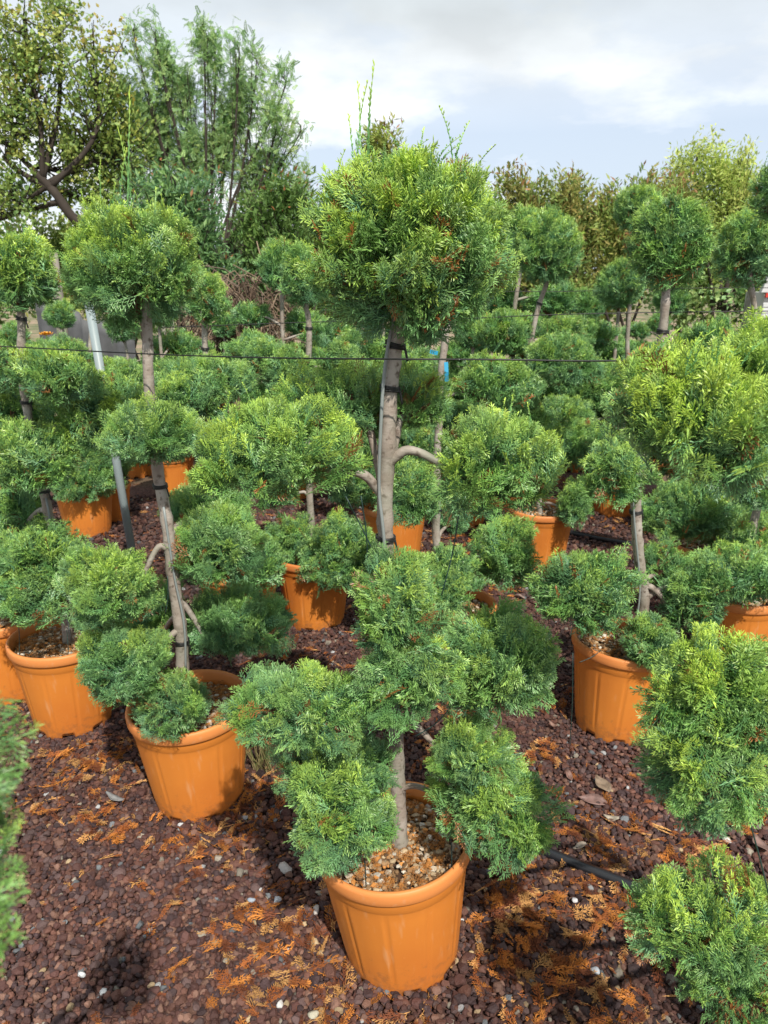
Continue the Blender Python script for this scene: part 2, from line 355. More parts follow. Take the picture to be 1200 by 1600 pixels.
def pebbles(P, rad, cols, sub, r_, flat=.8):
    V, F, Cc, off = [], [], [], 0; idx = r_.integers(0, len(PEB[sub]), len(P))
    q = nrm(r_.normal(size=(len(P), 4))); w_, x, y, z = q.T
    Rm = np.stack([np.stack([1-2*(y*y+z*z), 2*(x*y-z*w_), 2*(x*z+y*w_)], -1), np.stack([2*(x*y+z*w_), 1-2*(x*x+z*z), 2*(y*z-x*w_)], -1), np.stack([2*(x*z-y*w_), 2*(y*z+x*w_), 1-2*(x*x+y*y)], -1)], 1)
    for k, (tv, tf) in enumerate(PEB[sub]):
        s = np.where(idx == k)[0]
        if not len(s): continue
        v = np.einsum('vk,njk->nvj', tv, Rm[s])*rad[s][:, None, None]; v[..., 2] *= flat; v += P[s][:, None, :]
        f = tf[None]+(np.arange(len(s))*len(tv))[:, None, None]+off; off += v.shape[0]*v.shape[1]
        V.append(v.reshape(-1, 3)); F.append(f.reshape(-1, 3)); Cc.append(np.broadcast_to(cols[s][:, None, :], v.shape).reshape(-1, 3))
    return np.concatenate(V), np.concatenate(F), np.concatenate(Cc)
LAVA = np.array([(.062, .029, .025), (.095, .044, .033), (.042, .025, .026), (.130, .072, .054), (.070, .044, .042), (.19, .17, .14), (.30, .31, .32), (.27, .20, .12), (.10, .11, .12)])
LAVP = np.array([.27, .22, .20, .12, .15, .010, .005, .006, .012]); LAVP /= LAVP.sum()
TAN = np.array([(.42, .32, .20), (.50, .42, .32), (.30, .18, .09), (.14, .08, .04), (.60, .56, .48), (.50, .22, .06)])

# ------------------------------------------------------------------ SETTING: ground
def struct(o): o['kind'] = 'structure'; return o
gm = bpy.data.materials.new('ground'); gm.use_nodes = True; t = gm.node_tree; p = t.nodes['Principled BSDF']; p.inputs['Roughness'].default_value = .9
tco = t.nodes.new('ShaderNodeTexCoord')
vo = t.nodes.new('ShaderNodeTexVoronoi'); vo.inputs['Scale'].default_value = 62; t.links.new(tco.outputs['Object'], vo.inputs[0])
rmp = t.nodes.new('ShaderNodeValToRGB'); t.links.new(vo.outputs['Color'], rmp.inputs[0])
rmp.color_ramp.elements[0].color = (.05, .024, .021, 1); rmp.color_ramp.elements[1].color = (.17, .10, .08, 1)
e = rmp.color_ramp.elements.new(.55); e.color = (.10, .045, .036, 1)
ns = t.nodes.new('ShaderNodeTexNoise'); ns.inputs['Scale'].default_value = 3.5; ns.inputs['Detail'].default_value = 9; ns.inputs['Roughness'].default_value = .7; t.links.new(tco.outputs['Object'], ns.inputs[0])
mr = t.nodes.new('ShaderNodeMapRange'); mr.inputs[1].default_value = .55; mr.inputs[2].default_value = .68; t.links.new(ns.outputs[0], mr.inputs[0])
mx = t.nodes.new('ShaderNodeMix'); mx.data_type = 'RGBA'; t.links.new(mr.outputs[0], mx.inputs[0]); t.links.new(rmp.outputs[0], mx.inputs[6]); mx.inputs[7].default_value = (.22, .075, .025, 1)
# far away: sandy dirt
sp = t.nodes.new('ShaderNodeSeparateXYZ'); t.links.new(tco.outputs['Object'], sp.inputs[0])
nd2 = t.nodes.new('ShaderNodeTexNoise'); nd2.inputs['Scale'].default_value = 1.2; nd2.inputs['Detail'].default_value = 6; t.links.new(tco.outputs['Object'], nd2.inputs[0])
ad = t.nodes.new('ShaderNodeMath'); ad.operation = 'MULTIPLY_ADD'; ad.inputs[1].default_value = 3; t.links.new(nd2.outputs[0], ad.inputs[0]); t.links.new(sp.outputs[1], ad.inputs[2])
mf = t.nodes.new('ShaderNodeMapRange'); mf.inputs[1].default_value = 7.0; mf.inputs[2].default_value = 8.4; t.links.new(ad.outputs[0], mf.inputs[0])
dr = t.nodes.new('ShaderNodeValToRGB'); t.links.new(nd2.outputs[0], dr.inputs[0]); dr.color_ramp.elements[0].position = .4; dr.color_ramp.elements[1].position = .62
dr.color_ramp.elements[0].color = (.30, .22, .15, 1); dr.color_ramp.elements[1].color = (.09, .12, .04, 1)
mx2 = t.nodes.new('ShaderNodeMix'); mx2.data_type = 'RGBA'; t.links.new(mf.outputs[0], mx2.inputs[0]); t.links.new(mx.outputs[2], mx2.inputs[6]); t.links.new(dr.outputs[0], mx2.inputs[7])
t.links.new(mx2.outputs[2], p.inputs['Base Color'])
bp = t.nodes.new('ShaderNodeBump'); bp.inputs['Strength'].default_value = .8; bp.inputs['Distance'].default_value = .012; bp.invert = True
t.links.new(vo.outputs['Distance'], bp.inputs['Height']); t.links.new(bp.outputs[0], p.inputs['Normal'])
mb = MB(); mb.add([(-150, -20, 0), (150, -20, 0), (150, 250, 0), (-150, 250, 0)], [(0, 1, 2, 3)]); struct(mb.build('ground', gm))

def halfw(Y): return (Y*.952+.47)*.52
def scatter(y0, y1, sp_, r_, margin=.25):
    ys = np.arange(y0, y1, sp_*.87); P = []
    for y in ys:
        hw = halfw(y)+margin; xs = np.arange(-hw, hw, sp_); P.append(np.stack([xs, np.full(len(xs), y)], 1))
    P = np.concatenate(P); P += r_.normal(0, sp_*.33, P.shape); return P
gr = np.random.default_rng(11)
def gravel_layer(y0, y1, sp_, sub, mult, z0):
    P = scatter(y0, y1, sp_, gr); n = len(P); rad = np.clip(sp_*mult*np.exp(gr.normal(.03, .24, n)), .003, .02)
    big = gr.random(n) < .012; rad[big] *= 1.25
    z = rad*.35+z0+gr.uniform(-.002, .004, n)
    # gentle mounds in the gravel
    z += .006*np.sin(P[:, 0]*7.3+1)*np.sin(P[:, 1]*6.1)+.004
    c = LAVA[gr.choice(len(LAVA), n, p=LAVP)]*gr.uniform(.7, 1.35, (n, 1))
    # patches: washed dusty stones; dark ones part damp, part shade painted into the colour
    pt = np.sin(P[:, 0]*3.1+P[:, 1]*2.3)+np.sin(P[:, 0]*1.7-P[:, 1]*4.1+2)+np.sin(P[:, 0]*6.3+1.3)*.5
    c = c*(1+.20*np.clip(pt, -1.3, 1.5))[:, None]
    return pebbles(np.column_stack([P, z]), rad, c, sub, gr)
parts = [gravel_layer(.62, 1.95, .0128, 2, .60, 0), gravel_layer(.62, 1.95, .022, 2, .38, .006), gravel_layer(1.95, 3.3, .0135, 1, .62, 0), gravel_layer(3.3, 5.2, .026, 1, .5, 0)]
V, F, Cc, off = [], [], [], 0
for v, f, c in parts: V.append(v); F.append(f+off); Cc.append(c); off += len(v)
g = link('gravel', fastmesh('gravel', np.concatenate(V), np.concatenate(F), np.concatenate(Cc), M['pebble'], False))
tag(g, 'dark reddish brown lava gravel covering the ground between the pots', None, kind='stuff')

# dry orange juniper litter lying in drifts: (px, py, spread m, count)
DR = [(400, 1265, .16, 75), (340, 1340, .16, 40), (430, 1420, .14, 40), (480, 1500, .12, 28), (120, 1200, .14, 50), (60, 1250, .10, 18), (170, 1280, .12, 24), (300, 1500, .10, 10), (400, 1560, .12, 22), (500, 1580, .1, 16), (620, 1585, .1, 16),
      (790, 1410, .10, 48), (780, 1475, .10, 30), (860, 1560, .14, 46), (960, 1590, .12, 26), (900, 1380, .12, 36), (960, 1420, .10, 28), (1010, 1470, .08, 18), (850, 1180, .10, 26), (900, 1290, .12, 34), (960, 1320, .10, 26), (860, 1100, .10, 20), (830, 1500, .08, 12), (1010, 1330, .1, 16), (1090, 1330, .1, 20), (1180, 1290, .1, 20), (1120, 1290, .1, 12),
      (430, 1130, .1, 18), (420, 1010, .15, 30), (560, 1130, .15, 34), (480, 1040, .15, 40), (740, 860, .2, 40), (700, 830, .3, 60), (930, 770, .4, 110), (1000, 820, .3, 60), (820, 930, .15, 28), (620, 860, .25, 60), (250, 900, .2, 30), (20, 1120, .2, 30), (700, 1180, .12, 22), (560, 1300, .1, 14), (720, 1130, .12, 22), (1080, 790, .4, 60), (440, 960, .15, 34), (200, 1180, .12, 40), (330, 1310, .1, 20), (230, 1300, .25, 14), (200, 1450, .3, 14), (760, 1560, .2, 14), (900, 1450, .3, 30), (1130, 1200, .3, 30), (560, 950, .3, 50), (900, 700, .8, 160), (600, 780, .8, 120), (200, 780, .8, 80)]
lr = np.random.default_rng(5)
P, D_, Nn, Ls = [], [], [], []
for px, py, s_, n_ in DR:
    g0 = gnd(px, py); k = int(n_*(1.25 if py > 1050 else 1.15))
    xy = g0[:2]+lr.normal(0, s_*.55, (k, 2)); th = lr.uniform(0, 6.28)+lr.normal(0, .9, k)
    P.append(np.column_stack([xy, lr.uniform(.012, .022, k)])); D_.append(nrm(np.column_stack([np.cos(th), np.sin(th), lr.normal(.05, .14, k)])))
    Nn.append(nrm(np.column_stack([lr.normal(0, .3, (k, 2)), np.ones(k)]))); Ls.append(lr.uniform(.025, .09, k))
P, D_, Nn, Ls = map(np.concatenate, (P, D_, Nn, Ls))
one = np.ones(len(P)); v, f, c = place(LIT, P, D_, Nn, Ls, one*0, one, one, one < 0, lr, width=lr.uniform(.3, .85, len(P)))
nv = len(v); cols = np.array([(.46, .18, .04), (.30, .10, .03), (.55, .30, .11), (.18, .06, .028)])
# colour by sprig
sizes = np.concatenate([[len(SPR[0][k][0])]*1 for k in range(10)])
pos = (v[:, 0]*23.0).astype(int)*7919+(v[:, 1]*23.0).astype(int)*104729
pick = np.abs(pos) % 4; c = cols[pick]*(.75+.5*((np.abs(pos)//4) % 7)/6)[:, None]
li = link('needle_litter', fastmesh('needle_litter', v, f, c, M['litter'])); tag(li, 'orange brown dead juniper sprigs drifted over the gravel', None, kind='stuff')

# ------------------------------------------------------------------ pot prototype (rim radius .17, height .33)
def pot_parts():
    NP = 22
    def rf(r, z, a, i):
        if .035 < z < .262 and i < 40:
            k = math.cos(a*NP/2); groove = max(0, 1-abs(math.sin(a*NP/4))/.055)   # narrow vertical grooves
            edge = min(1, (z-.035)/.02, (.262-z)/.012)
            return r-.0036*groove*max(0, edge)+.0012*max(0, k)*max(0, edge)
        return r
    def zf(z, a, i):
        if i <= 1: return z+(.016 if (a*8/(2*math.pi)) % 1 < .38 else 0)
        return z
    b = MB()
    body = [(.1265, 0), (.128, .004), (.1285, .02), (.130, .028)]+[(.130+(z-.028)*.125, z) for z in np.linspace(.04, .262, 12)]+[(.1605, .267), (.1635, .272), (.1655, .300), (.1655, .301)]
    b.lathe(body, 176, rf, zfun=zf)
    b.lathe([(.1595, .300), (.158, .285), (.150, .24), (.145, .2)], 96)
    b.lathe([(.01, .02), (.1255, .02)], 48)
    r = MB()
    r.lathe([(.1656, .2965), (.1712, .297), (.1735, .3005), (.1742, .310), (.1745, .322), (.1725, .3285), (.168, .331), (.1635, .3295), (.1612, .324), (.1600, .312), (.1592, .299)], 96)
    return b, r
_pb, _pr = pot_parts()
_t = _pb.build('pot', M['pot']); POT_ME = _t.data; bpy.data.objects.remove(_t)
_t = _pr.build('rim', M['rim']); RIM_ME = _t.data; bpy.data.objects.remove(_t)
def soil_mesh(lod, seed, z=.288):
    r_ = np.random.default_rng(seed); n = {0: 1500, 1: 520}[lod]
    a = r_.uniform(0, 6.283, n); rr = .154*np.sqrt(r_.random(n)); rad = r_.uniform(.0035, .0085, n)*(1 if lod == 0 else 1.5)
    P = np.column_stack([rr*np.cos(a), rr*np.sin(a), z+r_.uniform(-.004, .006, n)+.010*(1-(rr/.155)**2)])
    c = TAN[r_.choice(6, n, p=[.22, .14, .22, .2, .06, .16])]*r_.uniform(.6, 1.2, (n, 1))
    v, f, c = pebbles(P, rad, c, 2 if lod == 0 else 1, r_, .7)
    k = 130 if lod == 0 else 60; a = r_.uniform(0, 6.283, k); rr = .14*np.sqrt(r_.random(k)); th = r_.uniform(0, 6.28, k)
    P = np.column_stack([rr*np.cos(a), rr*np.sin(a), np.full(k, z+.013)]); D = nrm(np.column_stack([np.cos(th), np.sin(th), r_.normal(0, .12, k)]))
    on = np.ones(k); v2, f2, _ = place(SPR[lod], P, D, nrm(np.column_stack([r_.normal(0, .3, (k, 2)), on])), r_.uniform(.02, .05, k), on*0, on, on, on < 0, r_)
    c2 = np.where((np.abs((v2[:, 0]*60).astype(int)+(v2[:, 1]*60).astype(int)) % 2 == 0)[:, None], np.array([.52, .24, .07]), np.array([.36, .15, .04]))
    # soil disc beneath
    ds = MB(); ds.lathe([(.001, z-.002), (.157, z-.006)], 40); v3 = np.concatenate(ds.v); f3 = []
    for q in ds.f: f3 += [(q[0], q[1], q[2]), (q[0], q[2], q[3])]
    V = np.concatenate([v, v2, v3]); F_ = np.concatenate([f, f2+len(v), np.array(f3)+len(v)+len(v2)]); Cx = np.concatenate([c, c2, np.tile((.07, .04, .025), (len(v3), 1))])
    return fastmesh('potting_grit', V, F_, Cx, M['pebble'])
SOIL = {0: [soil_mesh(0, 31), soil_mesh(0, 32)], 1: [soil_mesh(1, 33)]}

# ------------------------------------------------------------------ potted topiary builder
GROUP = 'pompom junipers in orange pots'
def add_pot(root, lod, base, rot=0, tilt=None, soilz=0, sc_=1.0):
    o = link('pot', POT_ME, root, base); o.rotation_euler = (tilt[0] if tilt else 0, tilt[1] if tilt else 0, rot); o.scale = (sc_*1.04,)*3
    link('rim', RIM_ME, o); link('potting_grit', SOIL[lod][int(rot*10) % len(SOIL[lod])], o)
def ties(root, pts, zs, lod):
    for z in zs:
        i = int(np.argmin(np.abs(pts[:, 2]-z))); p_ = pts[i]; d = nrm(pts[min(i+2, len(pts)-1)]-pts[max(i-2, 0)])
        mb = MB(); r0 = TR_AT(p_[2])
        for k in range(3):
            h = (k-1)*.0045; ring = []
            x = nrm(np.cross(d, [0, 1., 0.2])); y = np.cross(d, x)
            for a in np.linspace(0, 2*math.pi, 17):
                ring.append(p_+d*(h+.002*math.sin(a+k))+(r0+.003)*(math.cos(a)*x+math.sin(a)*y))
            mb.tube(ring, .0024, 5, caps=False)
        if lod == 0:
            e = p_+np.array([r0+.002, -.004, 0]); mb.tube(curve([e, e+np.array([.003, -.002, -.012]), e+np.array([.006, -.002, -.028])], 4), .0024, 5)
        mb.build('tie', M['wire'], root)
TR_AT = lambda z: .02
def make_tree(name, label, trunk, pads, Ybase, px_, lod=0, seed=0, r0=.019, r1=.013, tilt=None, tiez=(), stake=None, strings=(), trunk_z0=.27, yel=.5, cat='potted tree', potrot=0, group=GROUP, haspot=True, dens=1.0, gap=.16, padlod=None):
    """trunk: list of world points above the pot; pads: dicts with world centre c, radii r=(rx,ry,rz), join z on trunk"""
    global TR_AT
    root = thing(name, label, cat, (px_, Ybase, 0), group)
    O = np.array([px_, Ybase, 0.])
    if haspot: add_pot(root, 0 if lod == 0 else 1, (0, 0, 0), potrot, tilt, soilz=0)
    T = np.array(trunk)-O; tc_ = curve(T, 10)
    r_ = np.random.default_rng(seed+900)
    tc_ = tc_+np.column_stack([  .0016*np.sin(tc_[:, 2]*21+seed), .002*np.cos(tc_[:, 2]*27), np.zeros(len(tc_))])
    zz_ = tc_[:, 2]; rr = np.interp(zz_, [zz_.min(), zz_.min()+.05, zz_.max()], [r0*1.12, r0, r1])
    TR_AT = lambda z: float(np.interp(z, [zz_.min(), zz_.max()], [r0, r1]))
    knob = 1+.12*np.maximum(0, np.sin(zz_*41+seed))**10+.03*np.sin(zz_*97+seed)
    mb = MB(); mb.tube(tc_, rr*knob, 12 if lod == 0 else 7, wob=.05); mb.build('trunk', M['bark'], root)
    for i, pd in enumerate(pads):
        c = np.array(pd['c'])-O; rx, ry, rz = pd['r']; crown = pd.get('crown', False)
        if crown: rootp = np.array([0, 0, -.85]); 
        else:
            j = int(np.argmin(np.abs(tc_[:, 2]-(pd['z']))))
            J = tc_[j]; dv = J-c; rootp = np.array([dv[0]/rx, dv[1]/ry, 0]); L_ = np.linalg.norm(rootp)
            rootp = rootp/max(L_, 1e-6)*min(.72, L_); rootp[2] = pd.get('rz', -.35)
            E = c+rootp*np.array([rx, ry, rz]); hor = E-J
            m1 = J+hor*.30+np.array([0, 0, pd.get('arch', .02)+max(0, .0)]); m2 = J+hor*.72+np.array([0, 0, pd.get('arch', .02)*.6])
            br = curve([J, m1, m2, E, E+(c-E)*.5], 6)
            rb = pd.get('rb', .0085)
            mb = MB(); mb.tube(br, np.linspace(rb*1.25, rb*.55, len(br)), 8 if lod == 0 else 6, wob=.04); mb.build('branch', M['bark'], root)
        me = pad_mesh('foliage', rx, ry, rz, pd.get('lod', padlod if padlod is not None else lod), seed*37+i*13+5, root=rootp, yel=pd.get('yel', yel), dens=pd.get('dens', dens), shoots=pd.get('shoots', ()), flat=pd.get('flat', .02 if crown else .38), up=pd.get('up', .35 if crown else .45), gap=pd.get('gap', gap), blueish=pd.get('blue', .5), dead=pd.get('dead', .02), L0=pd.get('L0', .055))
        link('crown' if crown else 'foliage_pad', me, root, c)
    if stake:
        mb = MB(); q = np.array([tc_[int(np.argmin(np.abs(tc_[:, 2]-z)))]+np.array([dx, dy, 0]) for z, dx, dy in stake]); q[:, 2] = [s[0] for s in stake]
        mb.tube(curve(q, 6), .0034, 7); mb.build('stake', M['steel'], root)
    ties(root, tc_, tiez, lod)
    for a, b in strings:
        a = np.array(a)-O; b = np.array(b)-O; mb = MB(); m_ = (a+b)/2+np.array([.004, 0, -.004]); mb.tube(curve([a, m_, b], 5), .0013 if lod == 0 else .0018, 5)
        mb.build('training_string', M['gwire'], root)
    return root
def PD(px, py, rx, ry, Y, **k):           # a pad from its outline in the photo and a distance
    c = at(px, py, Y); s = dep(px, py, Y)/FPX; kk = .95 if k.get('crown') else 1.02; rX = rx*s*kk; rZ = ry*s*kk
    k['c'] = c; k['r'] = (rX, k.pop('d', (rX+rZ)/2), rZ); k.setdefault('z', c[2]-.06); return k
def TP(*pts): return [at(px, py, Y) for px, py, Y in pts]
def sh(n, seed, lo=.04, hi=.10):
    r_ = random.Random(seed); return [(r_.uniform(-.7, .7), r_.uniform(-.5, .7), r_.uniform(lo, hi), r_.uniform(-.2, .2)) for _ in range(n)]

# ---- the main tree
DYO = .07; Y0 = 1.31
main = make_tree('potted_juniper', 'largest pompom juniper in the middle foreground, round crown above the black wire', 
    [at(624, 1325, Y0), at(622, 1210, Y0), at(612, 1080, Y0), at(607, 950, Y0), at(604, 850, Y0), at(602, 760, Y0), at(608, 640, Y0), at(618, 540, Y0), at(628, 470, Y0), at(640, 390, Y0)],
    [PD(640, 390, 156, 146, 1.31, crown=True, yel=.85, up=.45, blue=.45, gap=.27, dead=.03, shoots=[(-.52, -.1, .135, -.10), (-.50, .0, .155, -.02), (-.56, 0, .11, -.12), (-.45, .1, .17, .02), (-.42, .1, .13, -.03), (-.75, 0, .07, -.1), (.42, -.1, .10, .02), (.46, 0, .08, -.04), (.62, 0, .06, .2), (.1, .1, .06, 0), (-.1, 0, .05, .1), (.3, .2, .05, .1)]+sh(12, 3, .03, .055)),
     PD(422, 708, 106, 64, 1.20, z=at(600, 775, Y0)[2], arch=.03, yel=.8, blue=.35, up=.75, flat=.45, rb=.0085, rz=-.55, shoots=sh(7, 4, .03, .06)),
     PD(780, 730, 84, 76, 1.26, z=at(610, 720, Y0)[2], arch=.035, yel=.65, blue=.45, up=.6, rb=.0085, rz=-.25, shoots=sh(4, 5, .03, .06)),
     PD(530, 632, 82, 52, 1.38, z=1.12, yel=.6, blue=.5), PD(655, 630, 58, 50, 1.38, z=1.12, yel=.6, blue=.5),
     PD(622, 945, 72, 80, 1.19, z=.84, arch=.0, yel=.5, blue=.55, up=.3, gap=.24), PD(640, 1050, 80, 72, 1.17, z=.74, arch=0, yel=.5, blue=.55, up=.2, gap=.24),
     PD(775, 1035, 78, 78, 1.27, z=.72, yel=.45, blue=.6, up=.3, gap=.24), PD(470, 1110, 88, 58, 1.20, z=at(615, 1110, Y0)[2], arch=.02, yel=.45, blue=.6, up=.35, rz=-.1, rb=.007),
     PD(525, 1195, 82, 40, 1.20, z=.55, yel=.35, blue=.7, up=.2, rb=.006), PD(540, 1268, 70, 82, 1.14, z=.50, arch=.0, yel=.5, blue=.65, up=.2),
     PD(735, 1180, 62, 55, 1.23, z=at(620, 1135, Y0)[2], arch=.035, yel=.45, blue=.6, up=.3, rb=.007), PD(765, 1250, 76, 78, 1.22, z=.45, yel=.45, blue=.6, up=.1, dead=.04, rb=.006)],
    Y0+DYO, potx(613, Y0+DYO)+.027, lod=0, seed=1, r0=.0168, r1=.0145, tilt=(0, R(-4.5)), tiez=[at(605, 845, Y0)[2], at(605, 612, Y0)[2], at(612, 540, Y0)[2]],
    stake=[(.62, .012, -.022), (at(0, 845, Y0)[2], -.002, -.026), (at(0, 760, Y0)[2], -.012, -.022), (at(0, 650, Y0)[2], -.014, -.02), (at(0, 560, Y0)[2], -.014, -.018), (at(0, 470, Y0)[2], -.01, -.017)],
    strings=[(at(572, 1385, 1.16), at(560, 1290, 1.13)), (at(704, 1385, 1.19), at(702, 1280, 1.22)), (at(574, 880, 1.3), at(564, 775, 1.26)), (at(600, 900, 1.3), at(540, 775, 1.3)), (at(690, 930, 1.25), at(720, 780, 1.25)), (at(700, 1110, 1.24), at(650, 1150, 1.24))], trunk_z0=.28)

# ---- tree left of centre
DYO = .07; YB = 1.86
make_tree('potted_juniper', 'pompom juniper second from the left in the front row, round crown with thin yellow shoots', 
    TP((288, 1110, YB), (284, 1010, YB), (275, 930, YB), (262, 830, YB), (247, 730, YB), (236, 640, YB), (231, 540, YB), (226, 470, YB), (215, 410, YB)),
    [PD(207, 415, 100, 93, 1.86, crown=True, yel=.75, blue=.5, up=.5, shoots=[(-.1, 0, .14, .05), (0, 0, .27, .14), (.05, .1, .19, .0), (-.4, 0, .12, -.02), (.7, 0, .08, .2), (-.25, .1, .07, 0), (.45, 0, .07, .1)]+sh(10, 8, .03, .07)),
     PD(240, 678, 74, 46, 1.80, z=at(245, 730, YB)[2], arch=.0, yel=.5, blue=.55), PD(338, 855, 62, 58, 1.92, z=.72, yel=.45, blue=.5),
     PD(370, 975, 68, 50, 1.95, z=at(283, 940, YB)[2], yel=.3, blue=.75), PD(165, 915, 62, 60, 1.78, z=at(262, 865, YB)[2], arch=.05, yel=.5, blue=.5, rb=.008),
     PD(200, 1035, 62, 56, 1.74, z=at(285, 985, YB)[2], arch=.02, yel=.4, blue=.6), PD(278, 1095, 48, 50, 1.74, z=.42, arch=0, yel=.35, blue=.6),
     PD(325, 790, 60, 36, 2.1, z=.85, yel=.4), PD(250, 960, 40, 40, 2.15, z=.6, yel=.35)],
    YB+DYO, potx(296, YB+DYO)+.012, lod=0, seed=2, r0=.0195, r1=.012, tiez=[at(0, 1000, YB)[2], at(0, 700, YB)[2], at(0, 760, YB)[2]], tilt=(0, R(-2)), potrot=.3, dens=.9,
    stake=[(.45, .014, -.02), (.6, .018, -.02), (.75, .010, -.02), (.95, .004, -.018)], strings=[(at(215, 1150, 1.72), at(205, 1080, 1.73)), (at(272, 1165, 1.71), at(275, 1110, 1.72)), (at(258, 960, 1.8), at(262, 900, 1.8))])

# ---- tree at far left behind it
DYO = .15; YC = 2.2
make_tree('potted_juniper', 'pompom juniper leaning at the left edge, its pot full of tan grit',
    TP((108, 1005, YC), (100, 930, YC), (75, 800, YC), (60, 730, YC), (43, 650, YC), (35, 580, YC), (32, 490, YC), (30, 430, YC)),
    [PD(30, 425, 55, 62, 2.2, crown=True, yel=.85, blue=.4, shoots=sh(4, 9)), PD(88, 590, 62, 42, 2.1, z=1.2, yel=.6), PD(10, 570, 50, 40, 2.25, z=1.1, yel=.5), PD(150, 645, 68, 62, 2.25, z=1.0, yel=.65, blue=.5),
     PD(50, 720, 62, 48, 2.1, z=.95, yel=.5, dead=.03), PD(62, 870, 62, 50, 2.12, z=.7, yel=.45), PD(40, 930, 52, 48, 2.05, z=.6, yel=.4), PD(175, 970, 46, 38, 2.15, z=.52, yel=.3, blue=.7), PD(15, 800, 48, 40, 2.3, z=.8, yel=.4), PD(5, 650, 36, 40, 2.3, z=1.0)],
    YC+DYO, potx(99, YC+DYO), lod=0, seed=3, r0=.018, r1=.011, tiez=[at(0, 770, YC)[2], at(0, 628, YC)[2], at(0, 495, YC)[2]], potrot=.1, dens=1.1, padlod=1,
    stake=[(.33, .018, -.02), (.6, .012, -.02), (.85, .012, -.02)], strings=[(at(30, 1030, 2.06), at(26, 950, 2.05)), (at(105, 1045, 2.05), at(104, 980, 2.08))])

# ---- right of centre: slim tree with a forked low trunk
DYO = .05; YE = 2.26
make_tree('potted_juniper', 'pompom juniper with low forked trunk right of centre, pot rim tilted and half filled',
    TP((985, 1010, YE), (1005, 950, YE), (1000, 880, YE), (993, 790, YE), (1005, 700, YE), (1022, 600, YE), (1036, 510, YE), (1042, 440, YE), (1045, 390, YE)),
    [PD(1045, 382, 62, 72, 2.28, crown=True, yel=.5, blue=.5, shoots=[(-.5, 0, .06, 0), (.2, 0, .06, .1)]), PD(962, 740, 46, 52, 2.15, z=.95, yel=.5, blue=.45), PD(912, 922, 66, 62, 2.18, z=.52, yel=.45, blue=.5),
     PD(1035, 880, 32, 38, 2.4, z=.55, yel=.4), PD(1085, 935, 46, 55, 2.2, z=at(1010, 920, YE)[2], arch=.02, yel=.35, rb=.010), PD(1150, 900, 70, 42, 2.2, z=.5, yel=.4, blue=.6), PD(1022, 1005, 46, 44, 2.12, z=.4, yel=.35, blue=.5)],
    YE+DYO, potx(970, YE+DYO), lod=0, seed=4, r0=.0195, r1=.012, tiez=[at(0, 803, YE)[2], at(0, 600, YE)[2], at(0, 520, YE)[2]], tilt=(0, R(3)), potrot=.5, dens=1.1, padlod=1,
    stake=[(.40, -.02, -.02), (.55, -.018, -.02), (.8, -.015, -.02), (.9, -.014, -.02)], strings=[(at(890, 1170, 2.1), at(895, 1020, 2.1)), (at(905, 1035, 2.1), at(940, 1015, 2.13))])

# ---- right foreground tree, pot outside the frame
DYO = -.11; YF = 1.13
rt = make_tree('potted_juniper', 'nearest pompom juniper at the right edge with bright yellow green pads cut by the frame',
    [np.array([.90, 1.03, .28]), np.array([.88, 1.03, .6]), np.array([.82, 1.04, .9]), np.array([.76, 1.05, 1.15]), np.array([.70, 1.05, 1.3])],
    [PD(1085, 638, 118, 88, 1.12, crown=True, yel=1.1, up=.95, blue=.5, gap=.2, d=.14, flat=.35, shoots=sh(12, 21, .03, .055)), PD(1170, 610, 70, 95, 1.18, z=1.2, yel=.9, up=.8, blue=.5), PD(1150, 735, 60, 38, 1.03, z=1.15, yel=.35, blue=.75, up=-.1, dead=.03),
     PD(1132, 1085, 106, 92, 1.08, z=.8, yel=.85, blue=.5, up=.45, gap=.2, dead=.03), PD(1108, 1195, 90, 86, 1.04, z=.75, yel=.7, blue=.5, up=.1, gap=.2, dead=.03), PD(1105, 1440, 95, 72, 1.02, z=.45, yel=.6, blue=.45, up=.3, dead=.06), PD(1160, 1545, 75, 48, .98, z=.4, yel=.5, blue=.45, up=.2, dead=.08)],
    1.03, .90, lod=0, seed=5, r0=.02, r1=.014, tiez=[.8, 1.1], strings=[(at(1155, 1225, 1.0), at(1215, 1460, 1.0))])

DYO = 0.0
# ---- left foreground: tree just outside, one pad reaching into the picture
make_tree('potted_juniper', 'out of focus foliage tips of a juniper poking in at the lower left edge',
    [np.array([-.50, .16, .28]), np.array([-.48, .16, .7]), np.array([-.44, .18, 1.1]), np.array([-.42, .18, 1.25])],
    [dict(c=(-.258, .30, 1.295), r=(.062, .08, .05), z=1.15, yel=.7, blue=.6, up=.25, L0=.05, dens=.6), dict(c=(-.254, .30, 1.235), r=(.060, .07, .035), z=1.1, yel=.6, blue=.6, up=-.1, L0=.05, dens=.6)],
    .16, -.50, lod=0, seed=6, r0=.018, r1=.012)

